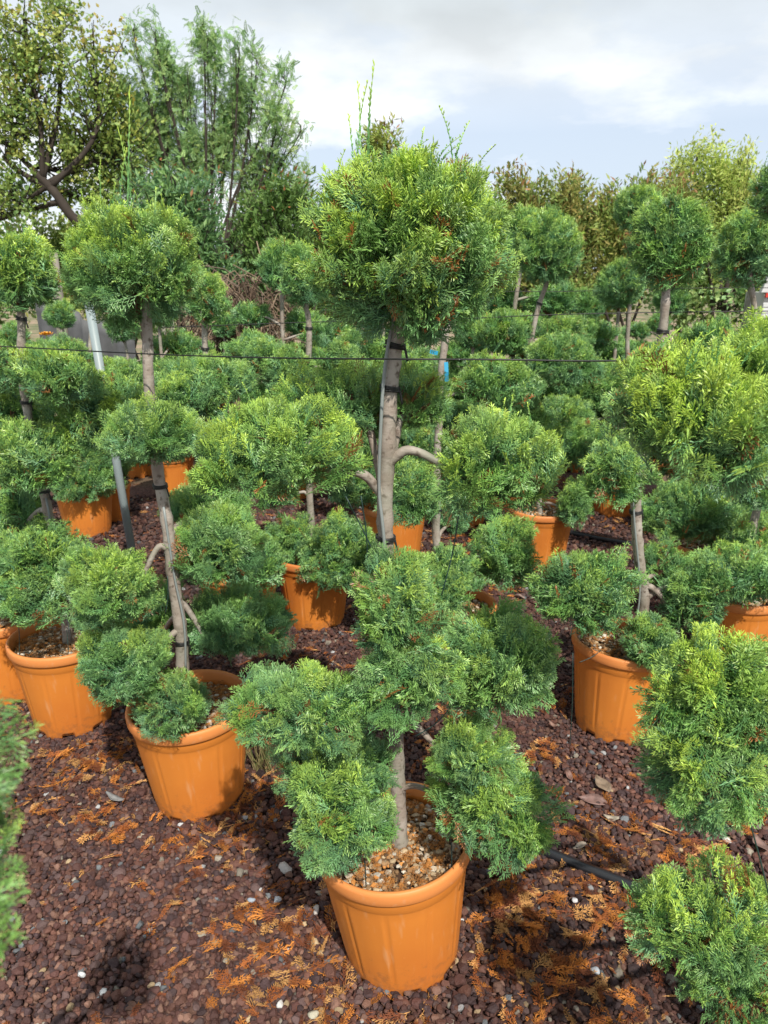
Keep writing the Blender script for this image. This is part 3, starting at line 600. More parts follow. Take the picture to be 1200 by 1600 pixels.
# ------------------------------------------------------------------ middle distance trees, individually built at medium detail
def mid_tree(label, pot, Y, crown, pads, seed, yel=.45, lod=1, trunkpx=None, haspot=True, ties_=1, **kw):
    px, py = pot; pxw = at(px, py, Y); x0 = potx(px, Y)
    cx, cy, cr, cry = crown
    tp = [np.array([x0, Y, .27])]
    if trunkpx: tp += [at(a, b, Y) for a, b in trunkpx]
    else:
        top = at(cx, cy+cry*.8, Y); tp += [tp[0]*.66+top*.34+np.array([.012, 0, .02]), tp[0]*.33+top*.67+np.array([-.01, 0, 0])]
    tp += [at(cx, cy+cry*.8, Y), at(cx, cy, Y)]
    pl = [PD(cx, cy, cr, cry, Y, crown=True, yel=yel*1.25, blue=.5, shoots=sh(3, seed, .03, .09))]
    for q in pads:
        a, b, c_, d_ = q[:4]; c_ *= 1.02; d_ *= 1.02; dy = q[4] if len(q) > 4 else 0; pl.append(PD(a, b, c_, d_, Y+dy, yel=yel, blue=.45+.2*((seed*7+a) % 3)/2, rb=.0075))
    ht = [tp[0][2]+(tp[-2][2]-tp[0][2])*k for k in (.35, .9)]
    return make_tree('potted_juniper', label, tp, pl, Y, x0, lod=lod, seed=seed, r0=.017, r1=.011, tiez=ht[:ties_+1], haspot=haspot, potrot=seed*.37, **kw)
mid_tree('pompom juniper directly behind the main tree, blue tag beside its upper trunk', (703, 950), 2.62, (735, 372, 62, 70), [(702, 890, 42, 38, -.1), (790, 868, 46, 52), (640, 772, 42, 48, -.05), (705, 805, 26, 34, .15), (775, 600, 55, 40, .05), (640, 590, 42, 36, .1), (690, 925, 44, 34, -.2)], 11, trunkpx=[(683, 850), (683, 760), (686, 640), (692, 560), (704, 480)])
mid_tree('pompom juniper in the pot seen below the main tree\'s left pad', (490, 892), 3.16, (476, 432, 40, 46), [(456, 845, 38, 34, -.05), (538, 868, 58, 55, -.15), (415, 560, 36, 30), (455, 580, 38, 38, -.1), (520, 560, 40, 34, .2), (560, 590, 35, 30, .1), (430, 760, 40, 36)], 12, trunkpx=[(487, 820), (480, 700), (482, 560), (482, 500)])
mid_tree('slender juniper with curved bare upper trunk right of the main crown', (846, 812), 3.85, (856, 388, 52, 56), [(785, 520, 42, 28), (880, 565, 54, 36, -.2), (885, 520, 44, 26, .1), (800, 640, 44, 40), (897, 788, 26, 34, -.2), (840, 700, 40, 36), (908, 695, 44, 38)], 13, trunkpx=[(832, 700), (826, 600), (828, 540), (842, 480)])
mid_tree('pompom juniper with small round crown left of the bramble heap', (372, 885), 3.02, (321, 466, 37, 42), [(330, 590, 62, 34, -.1), (300, 620, 56, 36, -.2), (395, 700, 40, 30), (275, 590, 44, 26, .1), (400, 880, 40, 40, -.2), (350, 860, 40, 32)], 14, trunkpx=[(350, 800), (330, 680), (322, 580), (320, 520)])
mid_tree('potted juniper with reddish pot seen just right of the main trunk', (617, 800), 3.9, (560, 420, 30, 36), [(600, 560, 34, 30), (560, 540, 34, 26), (650, 690, 34, 34), (590, 700, 40, 30), (560, 760, 40, 34)], 15)
mid_tree('juniper behind the bright right pad, crown cut by the right edge', (1108, 862), 3.3, (1172, 388, 52, 58), [(1140, 820, 50, 44, -.1), (1080, 800, 66, 46, -.2), (1190, 830, 40, 36), (1180, 560, 50, 40)], 16, trunkpx=[(1130, 750), (1160, 600), (1178, 500)])
mid_tree('juniper at the right edge whose pot stands beyond the nearest yellow green pads', (1152, 938), 2.75, (1215, 300, 42, 48), [(1180, 760, 40, 34), (1150, 900, 72, 36, -.2), (1195, 850, 50, 40)], 17, trunkpx=[(1200, 700), (1212, 450)])
mid_tree('taller juniper whose crown peeks out behind the forked tree\'s crown', (966, 790), 4.8, (996, 326, 38, 36), [(968, 442, 32, 36), (930, 610, 60, 40), (880, 655, 46, 36, -.3), (960, 700, 40, 30)], 18)
mid_tree('juniper in the sunlit pot between the left trunks', (130, 785), 4.4, (150, 400, 36, 36), [(125, 750, 48, 34, -.1), (100, 560, 44, 32), (190, 590, 50, 30), (60, 620, 44, 32), (165, 700, 40, 30)], 19)
mid_tree('juniper in the pot cut by the left edge', (8, 968), 2.55, (-60, 420, 50, 55), [(18, 905, 50, 46, -.1), (-10, 760, 60, 44), (20, 650, 44, 36)], 20)
mid_tree('juniper behind the right hand black pipe, pot half hidden', (1165, 790), 4.1, (1290, 380, 50, 50), [(1150, 700, 50, 36), (1110, 740, 44, 30), (1200, 690, 44, 36)], 22)
# small young bush in a small pot
bush = thing('potted_juniper', 'small young round juniper bush in a small orange pot', 'potted shrub', tuple(gnd(178, 812)*np.array([1, 1, 0])), GROUP)
bx, by, _ = bush.location
add_pot(bush, 1, (0, 0, 0), 0.2, None, sc_=.72); 
link('foliage_pad', pad_mesh('foliage', .14, .13, .09, 1, 77, yel=.5), bush, (0, 0, .33))
mb = MB(); mb.tube([(0, 0, .2), (.005, 0, .28)], [.012, .009], 6); mb.build('trunk', M['bark'], bush)

# ------------------------------------------------------------------ back rows: generic trees copied with their parts
PADS2 = [pad_mesh('foliage', .13+.02*i, .13, .085+.006*i, 2, 300+i, yel=.42+.05*i, blue=.35+.1*(i % 3)) for i in range(4)] if False else [pad_mesh('foliage', .13+.02*i, .13, .085+.006*i, 2, 300+i, yel=.42+.05*i, blueish=.35+.1*(i % 3)) for i in range(4)]
CROWN2 = [pad_mesh('foliage', .15, .15, .15, 2, 320+i, yel=.5+.1*i, flat=.15, shoots=sh(3, 60+i, .04, .10)) for i in range(3)]
def proto(seed):
    r_ = random.Random(seed); root = bpy.data.objects.new('potted_juniper', None); C.objects.link(root)
    add_pot(root, 1, (0, 0, 0), seed*.3)
    H = r_.uniform(1.42, 1.56); T = curve([(0, 0, .27), (r_.uniform(-.03, .03), 0, .6), (r_.uniform(-.05, .05), .02, 1.0), (0, 0, H)], 6)
    mb = MB(); mb.tube(T, np.linspace(.018, .011, len(T)), 7); mb.build('trunk', M['bark'], root)
    link('crown', CROWN2[seed % 3], root, (0, 0, H))
    n = r_.choice([8, 9, 10]); a0 = r_.uniform(0, 6)
    for i in range(n):
        z = .40+(H-.33-.40)*i/(n-1)+r_.uniform(-.04, .04); a = a0+i*2.4; rad = r_.uniform(.17, .27)
        c = np.array([rad*math.cos(a), rad*math.sin(a), z]); J = T[int(np.argmin(np.abs(T[:, 2]-z+.05)))]
        mb = MB(); br = curve([J, (J+c)/2+np.array([0, 0, .02]), c], 4); mb.tube(br, np.linspace(.009, .005, len(br)), 6); mb.build('branch', M['bark'], root)
        o = link('foliage_pad', PADS2[(i+seed) % 4], root, c); s = r_.uniform(.85, 1.2); o.scale = (s, s, s); o.rotation_euler = (0, 0, r_.uniform(0, 6))
    mb = MB(); 
    for a in np.linspace(0, 6.283, 2): pass
    return root
protos = [proto(i+1) for i in range(4)]
used = set()
def put(i, x, y, s, rz, label):
    if i not in used: used.add(i); r = protos[i]
    else:
        r = protos[i].copy(); C.objects.link(r)
        for ch in list(protos[i].children):
            c = ch.copy(); C.objects.link(c); c.parent = r
            for g2 in list(ch.children): d2 = g2.copy(); C.objects.link(d2); d2.parent = c
    r.location = (x, y, 0); r.rotation_euler = (0, 0, rz); r.scale = (s, s, s)
    tag(r, label, 'potted tree', 'back row pompom junipers')
BACK = [ # px of crown, py of crown, distance, label
 (440, 398, 5.2, 'far pompom juniper, its crown just above left of the one below the photinia'),
 (520, 440, 5.6, 'back row juniper half hidden by the left side of the main crown'),
 (600, 440, 4.9, 'back row juniper directly behind the main crown'),
 (690, 450, 5.9, 'back row juniper behind the lower right of the main crown'),
 (780, 450, 5.2, 'back row juniper just right of the main crown above the upper wires'),
 (822, 362, 5.0, 'back row juniper behind the slender tree\'s crown, left side'),
 (915, 470, 6.0, 'back row juniper right of the slender curved trunk'),
 (970, 440, 5.4, 'back row juniper left of the forked tree\'s upper trunk'),
 (1050, 455, 6.6, 'back row juniper beside the trailer, left of it'),
 (1250, 470, 5.2, 'back row juniper right of the trailer at the frame edge'),
 (1198, 300, 4.4, 'back row juniper whose crown touches the right edge high up'),
 (245, 470, 5.2, 'back row juniper behind the left tree\'s upper trunk'),
 (190, 500, 5.8, 'back row juniper behind the grey leaning pipe'),
 (95, 500, 6.2, 'back row juniper by the weathered wooden post'),
 (20, 520, 5.6, 'back row juniper low at the left edge'),
 (350, 500, 6.8, 'farthest back row juniper left of the bramble heap'),
 (740, 500, 4.6, 'back row juniper left of the curved trunk between the two wires'),
 (860, 500, 7.4, 'farthest back row juniper in line with the slender tree'),
 (1030, 500, 7.6, 'farthest back row juniper right of the forked tree'),
 (640, 520, 6.8, 'farthest back row juniper behind the main trunk'),
 (480, 520, 7.4, 'farthest back row juniper left of the main trunk')]
br_ = random.Random(3)
for i, (px, py, Y, lab) in enumerate(BACK):
    q = at(px, py, Y); put(i % 4, q[0], Y, min(1.15, max(.72, q[2]/1.50)), br_.uniform(0, 6.28), lab)

# ------------------------------------------------------------------ wires, pipes, posts
def wire(label, pts, r, m='wire', name='training_wire', cat='wire', group=None):
    mb = MB(); mb.tube(curve(pts, 8), r, 6); return tag(mb.build(name, M[m]), label, cat, group)
wire('nearest black wire strung past the main trunk at head height', [at(-120, 536, 2.2), at(0, 541, 2.1), at(230, 553, 1.84), at(420, 559, 1.55), at(607, 561, 1.285), at(780, 562, 1.30), at(940, 564, 1.33), at(1150, 560, 1.4)], .0017)
wire('middle thin wire behind the main crown at right', [at(250, 512, 3.9), at(500, 503, 3.85), at(700, 499, 3.8), at(856, 492, 3.75), at(1040, 488, 3.7), at(1300, 485, 3.7)], .0026)
wire('highest thin wire farthest back, level with the trailer', [at(380, 506, 6), at(700, 462, 5), at(900, 455, 4.9), at(1100, 450, 4.8), at(1300, 450, 4.8)], .0025)
wire('black irrigation pipe on the gravel right of the main pot', [gnd(560, 1210), gnd(690, 1265)*1, gnd(830, 1322, .022), gnd(920, 1358, .022), gnd(1010, 1396, .022), gnd(1100, 1460, .022), gnd(1260, 1560, .022)], .0150, 'rubber', 'irrigation_pipe', 'pipe')
wire('black irrigation pipe farther back between the pots at right', [gnd(560, 740, .015), gnd(730, 795, .015), gnd(870, 828, .015), gnd(985, 850, .015), gnd(1100, 862, .015), gnd(1300, 880, .015)], .020, 'rubber', 'irrigation_pipe', 'pipe')
def pipe(label, a, b, r, m='pvc', name='pipe_post', cat='post', band=True):
    root = thing(name, label, cat, tuple(b)); mb = MB(); a = np.array(a)-b; mb.tube([a, a*.5, (0, 0, 0)], r, 14); mb.build('tube', M[m], root)
    if band:
        mb = MB(); d = nrm(a); mb.tube([a*.62-d*.01, a*.62+d*.01], r*1.08, 14); mb.build('tape_band', M['wire'], root)
    return root
q = at(140, 480, 3.1); qb = gnd(205, 900)*1.0
pipe('leaning grey plastic pipe behind the left front tree', at(138, 470, 3.0), at(196, 800, 3.0)+np.array([.02, 0, -.35]), .017)
for lab, a, b in (('short blue plastic strap end left of the main trunk, lower one', (541, 553), (551, 576)), ('tiny blue plastic strap end left of the main trunk, upper one', (519, 545), (523, 555)), ('upright blue plastic strip right of the main trunk', (697, 566), (698, 596)), ('small flat blue strip by the wire right of the main trunk', (672, 549), (684, 552))):
    Y = 3.4 if a[0] < 600 else 2.50
    A, B = at(*a, Y), at(*b, Y); d = nrm(B-A); s = np.cross(d, [0, 1., 0])*(.009 if a[0] < 600 else .0065)
    mb = MB(); th = np.array([0, .004, 0]); m_ = (A+B)/2+np.array([.0, -.006, 0])
    mb.add([A-s, A+s, m_+s, m_-s, B+s, B-s, A-s+th, A+s+th, m_+s+th, m_-s+th, B+s+th, B-s+th], [(0, 1, 2, 3), (3, 2, 4, 5), (7, 6, 9, 8), (8, 9, 11, 10), (0, 6, 7, 1), (5, 4, 10, 11), (1, 7, 8, 2), (2, 8, 10, 4), (0, 3, 9, 6), (3, 5, 11, 9)])
    tag(mb.build('plastic_strip', M['cyan'], smooth=False), lab, 'plastic strip', 'blue plastic strips')
# grey wooden posts at the left, tarp
for lab, a, b, Y, r in (('weathered grey wooden post by the left tree crown', (82, 395), (98, 560), 7.0, .05), ('thin grey stake standing right of the wooden post at left', (252, 480), (262, 600), 6.0, .016), ('thin pale stake left of the small round crown', (268, 490), (268, 590), 6.1, .016), ('straight tan cane behind the right side of the main crown', (728, 480), (728, 560), 5.4, .014)):
    A, B = at(*a, Y), at(*b, Y); B[2] = 0; mb = MB(); mb.tube([A, A*.6+B*.4+np.array([.01, 0, 0]), B], [r*.9, r, r*1.05], 10, wob=.04); tag(mb.build('wooden_post', M['wood']), lab, 'post')
A = at(100, 470, 7.6); mb = MB()
vs = []; W = 26
for j in range(8):
    for i in range(W): vs.append((A[0]-.35+1.0*i/W, 7.7+.05*math.sin(i*1.3+j*.6)+.03*math.sin(i*2.9), 1.32-1.0*j/7-.35*i/W+.03*math.sin(i*.8)))
fsx = [(j*W+i, j*W+i+1, (j+1)*W+i+1, (j+1)*W+i) for j in range(7) for i in range(W-1)]
mb.add(vs, fsx); so = mb.build('tarpaulin', M['cloth']); md = so.modifiers.new('thick', 'SOLIDIFY'); md.thickness = .006
tag(so, 'dark grey tarpaulin hanging behind the wooden post at the left', 'tarpaulin')
# trailer
T = at(1120, 470, 9.0)
tr = thing('trailer', 'white trailer with red stripe parked behind the junipers at right', 'trailer', (5.0, 9.2, 0))
mb = MB(); mb.box((-.75, -.6, 1.0), (2.2, -.15, 1.36))
for i in range(5): mb.box((-.75, -.608, 1.02+i*.062), (2.2, -.602, 1.05+i*.062))
mb.build('side_panel', M['white'], tr, smooth=False)
mb = MB(); mb.add([(-.80, -.62, 1.363), (.5, -.62, 1.363), (-.5, -.62, 1.50), (-.74, -.62, 1.56), (-.80, -.56, 1.363), (.5, -.56, 1.363), (-.5, -.56, 1.50), (-.74, -.56, 1.56)], [(0, 1, 2, 3), (7, 6, 5, 4), (1, 5, 6, 2), (2, 6, 7, 3), (3, 7, 4, 0), (0, 4, 5, 1)]); mb.build('front_guard', M['white'], tr, smooth=False)
mb = MB(); mb.box((-.755, -.645, 1.31), (2.21, -.62, 1.355)); mb.build('red_stripe', M['red'], tr, smooth=False)
for x in (.2, 1.3):
    mb = MB(); mb.tube([(x, -.66, .36), (x, -.5, .36)], .36, 28); wl = mb.build('wheel', M['rubber'], tr, smooth=False); mb = MB(); mb.tube([(x, -.675, .36), (x, -.64, .36)], .19, 20); mb.build('hub', M['steel'], wl, smooth=False)
mb = MB(); mb.box((-.6, -.5, .8), (2.1, -.2, .995)); mb.build('chassis', M['rubber'], tr, smooth=False)
# orange flower at left
for px, py, lab in ((84, 536, 'small orange yellow flower head low at the left by the post, lower one'), (72, 521, 'small yellow flower head low at the left by the post, upper one')):
    q = at(px, py, 5.0); root = thing('marigold', lab, 'flower', (q[0], 5.0, 0)); mb = MB()
    for k in range(24):
        a = k*2.4; rr = .018*math.sqrt((k+1)/24); c = np.array([rr*2*math.cos(a), rr*2*math.sin(a), q[2]-.01*(k/24)]); t_ = np.array([-math.sin(a), math.cos(a), 0])*.01
        mb.add([c-t_, c+t_, c+np.array([math.cos(a)*.014, math.sin(a)*.014, .012])+t_*.6, c+np.array([math.cos(a)*.014, math.sin(a)*.014, .012])-t_*.6], [(0, 1, 2, 3)])
    mb.build('petals', M['orange'], root); mb = MB(); mb.tube([(0, 0, 0), (.01, 0, q[2]*.5), (0, 0, q[2])], .004, 5, (.08, .18, .04)); mb.build('stem', M['leaf'], root)

# ------------------------------------------------------------------ dead leaves and pale stones
def leaf_mesh(L_, W_, curlz, seed):
    r_ = np.random.default_rng(seed); mb = MB(); n = 7; vs = []
    for i in range(n):
        t = i/(n-1); w_ = W_*math.sin(math.pi*min(.97, max(.04, t))**.8)*.5
        for k, s in enumerate((-1, -.5, 0, .5, 1)): vs.append((s*w_, (t-.5)*L_, curlz*(s*s)*.6+curlz*math.sin(t*5+seed)*.6+abs(r_.normal(0, .001))+(-.002 if s == 0 else 0)))
    fs = [(i*5+k, i*5+k+1, (i+1)*5+k+1, (i+1)*5+k) for i in range(n-1) for k in range(4)]; mb.add(vs, fs, (.19, .115, .09)); return mb
for i, (px, py, L_, W_, rz, cc, lab) in enumerate([(925, 1262, .085, .045, 1.3, (.20, .12, .105), 'large purplish brown dead leaf on the gravel right of the main tree'), (940, 1236, .075, .045, .3, (.24, .18, .13), 'large tan brown dead leaf lying behind the purplish one'), (953, 1290, .045, .022, 1.4, (.32, .28, .22), 'small pale dead leaf just below the two large ones'), (862, 1142, .035, .018, 1.0, (.22, .13, .10), 'small brown dead leaf right of the lower right pads'),
        (887, 1222, .04, .022, .4, (.17, .09, .07), 'narrow dark dead leaf left of the two large ones'), (812, 940, .05, .03, 1.2, (.28, .20, .17), 'pale brown leaf beyond the main tree, nearer the forked tree'), (866, 972, .045, .028, 1.5, (.26, .18, .15), 'brown leaf left of the forked tree\'s pot'), (905, 1335, .045, .025, 2.0, (.36, .30, .24), 'pale curled leaf just above the black pipe'), (1185, 1330, .06, .05, .2, (.21, .13, .11), 'dead leaf at the right edge beside the string'), (180, 1258, .065, .035, 1.3, (.25, .26, .27), 'grey flat leaf left of the left front pot')]):
    q = gnd(px, py); mb = leaf_mesh(L_, W_, .008, i); o = mb.build('dry_leaf', mat('dry_leaf', cc, rough=.6, noise=[(60, tuple(np.array(cc)*.6), .45, .65)]))
    o.location = (q[0], q[1], .026); o.rotation_euler = (R(8), R(-6+3*i), rz); md = o.modifiers.new('thick', 'SOLIDIFY'); md.thickness = .0007; tag(o, lab, 'leaf', 'dead leaves on the gravel')
for i, (px, py, r_, cc, lab) in enumerate([(447, 1366, .019, (.44, .42, .40), 'largest pale stone left of the main pot'), (433, 1415, .012, (.42, .45, .50), 'pale bluish stone just below the largest pale one'), (720, 1447, .012, (.50, .50, .50), 'angular white stone against the right of the main pot'), (393, 1414, .010, (.30, .35, .42), 'blue grey stone left of the two pale stones'), (494, 1430, .012, (.45, .42, .40), 'pale stone touching the left of the main pot'), (493, 1482, .011, (.42, .32, .20), 'tan stone beside the lower left of the main pot'), (1134, 982, .018, (.62, .62, .62), 'white stone behind the right hand pad'), (897, 1414, .009, (.5, .5, .52), 'small white stone below the black pipe'), (930, 1526, .012, (.35, .38, .42), 'grey stone low between main pot and bottom right pad'), (489, 1595, .012, (.4, .38, .30), 'greenish pale stone at the bottom edge below the main pot'), (438, 1578, .009, (.5, .5, .5), 'small white stone near the bottom edge'), (1134, 1320, .011, (.55, .53, .5), 'white stone above the bottom right pad'), (735, 1500, .010, (.48, .36, .2), 'small tan stone right of the main pot base')]):
    q = gnd(px, py); v, f = ICO[2]; rr = np.random.default_rng(50+i); a = v.copy()
    for _ in range(9):
        d = nrm(rr.normal(size=3)); h = rr.uniform(.5, .8); ov = a@d-h; a -= np.where(ov > 0, ov, 0)[:, None]*d
    a = a*np.array([1.25, .95, .7])*r_; mb = MB(); mb.add(a, [tuple(x) for x in f], cc); o = mb.build('stone', M['pebble']); o.location = (q[0], q[1], .012+r_*.5); o.rotation_euler = (.1, .2, i*1.1); tag(o, lab, 'stone', 'pale stones in the lava gravel')
# dry grass weed by the left front pot
q = at(430, 1055, 2.0); gw = thing('weed', 'dry straggly grass tuft between the left front pot and the main tree', 'weed', (q[0]-.06, 2.05, 0)); mb = MB(); rr = random.Random(4)
for k in range(46):
    a = rr.uniform(0, 6.28); s = rr.uniform(.10, .30); h = rr.uniform(.1, .34); p0 = np.array([rr.uniform(-.03, .03), rr.uniform(-.03, .03), 0]); p1 = p0+np.array([math.cos(a)*s*.4, math.sin(a)*s*.4, h]); p2 = p0+np.array([math.cos(a)*s, math.sin(a)*s, h*rr.uniform(.6, 1.1)])
    mb.tube(curve([p0, p1, p2], 4), [.0016, .0015, .0014, .0012, .001, .0008, .0006, .0004][:8] if False else np.linspace(.0016, .0005, len(curve([p0, p1, p2], 4))), 3, rr.choice([(.42, .36, .18), (.30, .28, .12), (.20, .26, .08)]), caps=False)
mb.build('blades', M['leaf'], gw)

# ------------------------------------------------------------------ background trees and shrubs
def leaf_templates(kind, seed):
    r_ = np.random.default_rng(seed); T = []
    for _ in range(6):
        vs, fs = [], []
        def leaflet(p, d, l, w_, n):
            s = nrm(np.cross(d, n)); k = len(vs); fold = n*w_*.25
            vs.extend([p, p+d*l*.45+s*w_+fold, p+d*l, p+d*l*.45-s*w_+fold]); fs.extend([(k, k+1, k+2), (k, k+2, k+3)])
        if kind == 'broad':
            leaflet(np.zeros(3), np.array([0, 1., r_.uniform(-.3, .1)]), 1, .33, np.array([0, 0, 1.]))
        elif kind == 'narrow':
            leaflet(np.zeros(3), np.array([0, 1., r_.uniform(-.3, .1)]), 1, .16, np.array([0, 0, 1.]))
        else:                                           # pinnate
            for i in range(7):
                t = (i+1)/7.5; y = t; z = -.35*t*t
                for s in (-1, 1): leaflet(np.array([0, y, z]), nrm(np.array([s*.85, .5, r_.uniform(-.4, .1)])), .30*(1.15-.5*t), .06, np.array([0, 0, 1.]))
            leaflet(np.array([0, 1, -.35]), nrm(np.array([0, 1, -.7])), .25, .07, np.array([0, 0, 1.]))
        T.append((np.array(vs), np.array(fs)))
    return T
LT = {k: leaf_templates(k, 5) for k in ('broad', 'narrow', 'pinnate')}
def leaves(kind, P, D, Ls, cols, r_):
    V, F, Cc, off = [], [], [], 0; T = LT[kind]; idx = r_.integers(0, len(T), len(P)); Nn = nrm(r_.normal(size=(len(P), 3))*.7+np.array([0, -.2, .9]))
    for k, (tv, tf) in enumerate(T):
        s = np.where(idx == k)[0]
        if not len(s): continue
        d = D[s]; x = nrm(np.cross(d, Nn[s])); z = np.cross(x, d); B = np.stack([x, d, z], 1)*Ls[s][:, None, None]
        v = np.einsum('vk,nkj->nvj', tv, B)+P[s][:, None, :]; f = tf[None]+(np.arange(len(s))*len(tv))[:, None, None]+off; off += v.shape[0]*v.shape[1]
        V.append(v.reshape(-1, 3)); F.append(f.reshape(-1, 3)); Cc.append(np.broadcast_to(cols[s][:, None, :], v.shape).reshape(-1, 3))
    return np.concatenate(V), np.concatenate(F), np.concatenate(Cc)
def bg_tree(name, label, cat, base, lobes, kind, cols, L_, nlf, seed, tr=.06, group=None, upw=.6, tipcol=None, tipfrac=0, trunk_mat='darkbark', ntw=26, clump=.16, trunkpts=None, gnarl=0):
    """base (px, Y); lobes: (px,py,rx,ry,dY) outlines; leaves gather along twigs that grow from limbs"""
    r_ = np.random.default_rng(seed); bx_, Y = base; B = at(bx_, 440, Y); B[2] = 0
    root = thing(name, label, cat, tuple(B), group); mb = MB(); P, D, LL, CC = [], [], [], []; cols = np.array(cols)
    allr = sum(l[2]*l[3] for l in lobes)
    H = max(at(l[0], l[1], Y)[2] for l in lobes)
    if trunkpts is None: T = curve([B, B+np.array([.1*r_.normal(), .05, H*.18]), B+np.array([.15*r_.normal(), .1, H*.36])], 5)
    else: T = curve([B]+[at(a, b, Y) for a, b in trunkpts], 6)
    mb.tube(T-B, np.linspace(tr, tr*.62, len(T)), 10, wob=.08)
    for (px, py, rx, ry, dy) in lobes:
        c = at(px, py, Y+dy); s = dep(px, py, Y+dy)/FPX; rad = np.array([rx*s, min(rx, ry)*s*.9, ry*s])
        t0 = T[r_.integers(len(T)*2//3, len(T))]; m_ = (t0+c)/2+np.array([r_.normal(0, .1+gnarl), 0, -rad[2]*.15+r_.normal(0, gnarl)])
        m2 = c-np.array([0, 0, rad[2]*.5])
        lb = curve([t0, m_, m2, c+np.array([0, 0, rad[2]*.4])], 6); mb.tube(lb-B, np.linspace(tr*.5, tr*.10, len(lb)), 7, wob=.08)
        k = max(4, int(ntw*rx*ry/(allr/len(lobes)))); nl = int(nlf*rx*ry/allr)
        d = nrm(r_.normal(size=(k, 3))); e = c+d*rad*(r_.uniform(.35, 1.05, (k, 1)))
        st = lb[r_.integers(len(lb)//3, len(lb), k)]
        for a, b in zip(st, e):
            mm = (a+b)/2+np.array([0, 0, -.08*np.linalg.norm(b-a)]); q = curve([a, mm, b], 3); mb.tube(q-B, np.linspace(tr*.14, tr*.03+.002, len(q)), 5, caps=False)
        # leaves in clumps around twig ends and along twigs
        w_ = r_.dirichlet(np.ones(k)*2.0); cnt = r_.multinomial(nl, w_)
        for (a, b, n_) in zip(st, e, cnt):
            if n_ == 0: continue
            u = np.clip(r_.beta(2.6, 1.1, n_), 0, 1.1)[:, None]; cs = clump*r_.uniform(.6, 1.3); tw = nrm(b-a)
            p = a+(b-a)*u+np.clip(r_.normal(0, 1, (n_, 3)), -1.5, 1.5)*cs*np.array([.6, .6, .55])*np.array([1, 1, 1+upw])
            P.append(p); D.append(nrm(tw*.5+np.array([0, 0, upw*.5])+r_.normal(0, .6, (n_, 3)))); LL.append(L_*r_.uniform(.6, 1.2, n_))
            cc = cols[r_.choice(len(cols))]*r_.uniform(.8, 1.2)*r_.uniform(.75, 1.25, (n_, 1)); cc = cc*.6+cols[r_.integers(0, len(cols), n_)]*.4
            if tipcol is not None:
                top = (p[:, 2]-c[2])/rad[2] > r_.uniform(.2, 1, n_); tm = top & (r_.random(n_) < tipfrac*2.2); cc[tm] = np.array(tipcol)*r_.uniform(.7, 1.2, (tm.sum(), 1))
            CC.append(cc)
    P, D, LL, CC = map(np.concatenate, (P, D, LL, CC)); P = P-B
    ok = P[:, 2] > .03
    v, f, c = leaves(kind, P[ok], D[ok], LL[ok], CC[ok], r_)
    mb.build('trunk', M[trunk_mat], root); link('crown', fastmesh('leaf_crown', v, f, c, M['leaf']), root)
    return root
G1 = [(.24, .37, .10), (.32, .43, .11), (.18, .30, .10), (.48, .50, .13)]
G2 = [(.28, .46, .19), (.34, .53, .21), (.23, .40, .17), (.44, .57, .20)]
G3 = [(.16, .31, .10), (.24, .40, .12), (.13, .26, .11)]
bg_tree('broadleaf_tree', 'tall yellowing leafy tree with dark gnarled trunk at the upper left', 'tree', (235, 9.6), [(40, 60, 95, 70, 0), (150, 110, 75, 75, .2), (30, 180, 80, 70, 0), (120, 230, 90, 70, .4), (-60, 130, 90, 120, .2), (190, 200, 60, 80, .5), (20, 290, 60, 50, 0), (160, 300, 70, 50, .5), (-60, 300, 90, 90, .3), (90, 20, 50, 40, .4)], 'broad', G1, .065, 19000, 41, tr=.075, upw=.5, tipcol=(.40, .33, .07), tipfrac=.3, ntw=34, clump=.14, trunkpts=[(190, 385), (120, 345), (85, 300), (55, 270)], gnarl=.10)
bg_tree('broadleaf_tree', 'tall feathery blue green acacia left of the main crown', 'tree', (330, 10.2), [(190, 250, 60, 70, .2), (205, 150, 30, 50, .2), (212, 55, 16, 38, 0), (245, 60, 16, 40, 0), (262, 110, 28, 50, .2), (318, 50, 15, 42, 0), (335, 100, 24, 48, .1), (290, 150, 40, 50, .3), (372, 85, 14, 36, 0), (398, 100, 16, 40, .1), (385, 150, 34, 44, .2), (440, 130, 18, 34, .1), (430, 185, 34, 34, 0), (465, 200, 18, 26, .2), (350, 200, 60, 50, .3), (240, 170, 30, 50, .2), (250, 230, 50, 50, .3), (320, 250, 90, 50, .2), (420, 260, 60, 40, .3), (470, 300, 30, 40, .2), (280, 330, 80, 50, .5), (400, 340, 60, 50, .4)], 'pinnate', G2, .10, 13500, 42, tr=.045, upw=.8, ntw=26, clump=.10)
bg_tree('photinia_shrub', 'dense photinia shrub with a few red tips behind the left crown', 'shrub', (275, 8.0), [(270, 300, 75, 60, 0), (300, 370, 80, 70, 0), (220, 360, 70, 70, .2), (330, 440, 60, 60, .2), (240, 450, 60, 60, .3)], 'narrow', G3+[(.12, .25, .12)], .085, 9500, 43, tr=.04, tipcol=(.34, .15, .06), tipfrac=.10, upw=.8, ntw=34, clump=.12)
bg_tree('photinia_shrub', 'photinia shrub with red tips between the left crown and the main crown', 'shrub', (440, 8.2), [(440, 315, 62, 48, 0), (450, 380, 66, 60, 0), (400, 360, 40, 50, .2), (500, 360, 50, 60, .3), (460, 450, 70, 50, .4)], 'narrow', [(.14, .25, .06), (.10, .20, .05), (.19, .29, .07)], .08, 8500, 44, tr=.04, tipcol=(.42, .19, .08), tipfrac=.12, upw=.9, ntw=34, clump=.11)
RB = [(.34, .32, .10), (.24, .36, .09), (.40, .31, .10), (.20, .30, .08), (.34, .42, .10), (.22, .33, .09)]
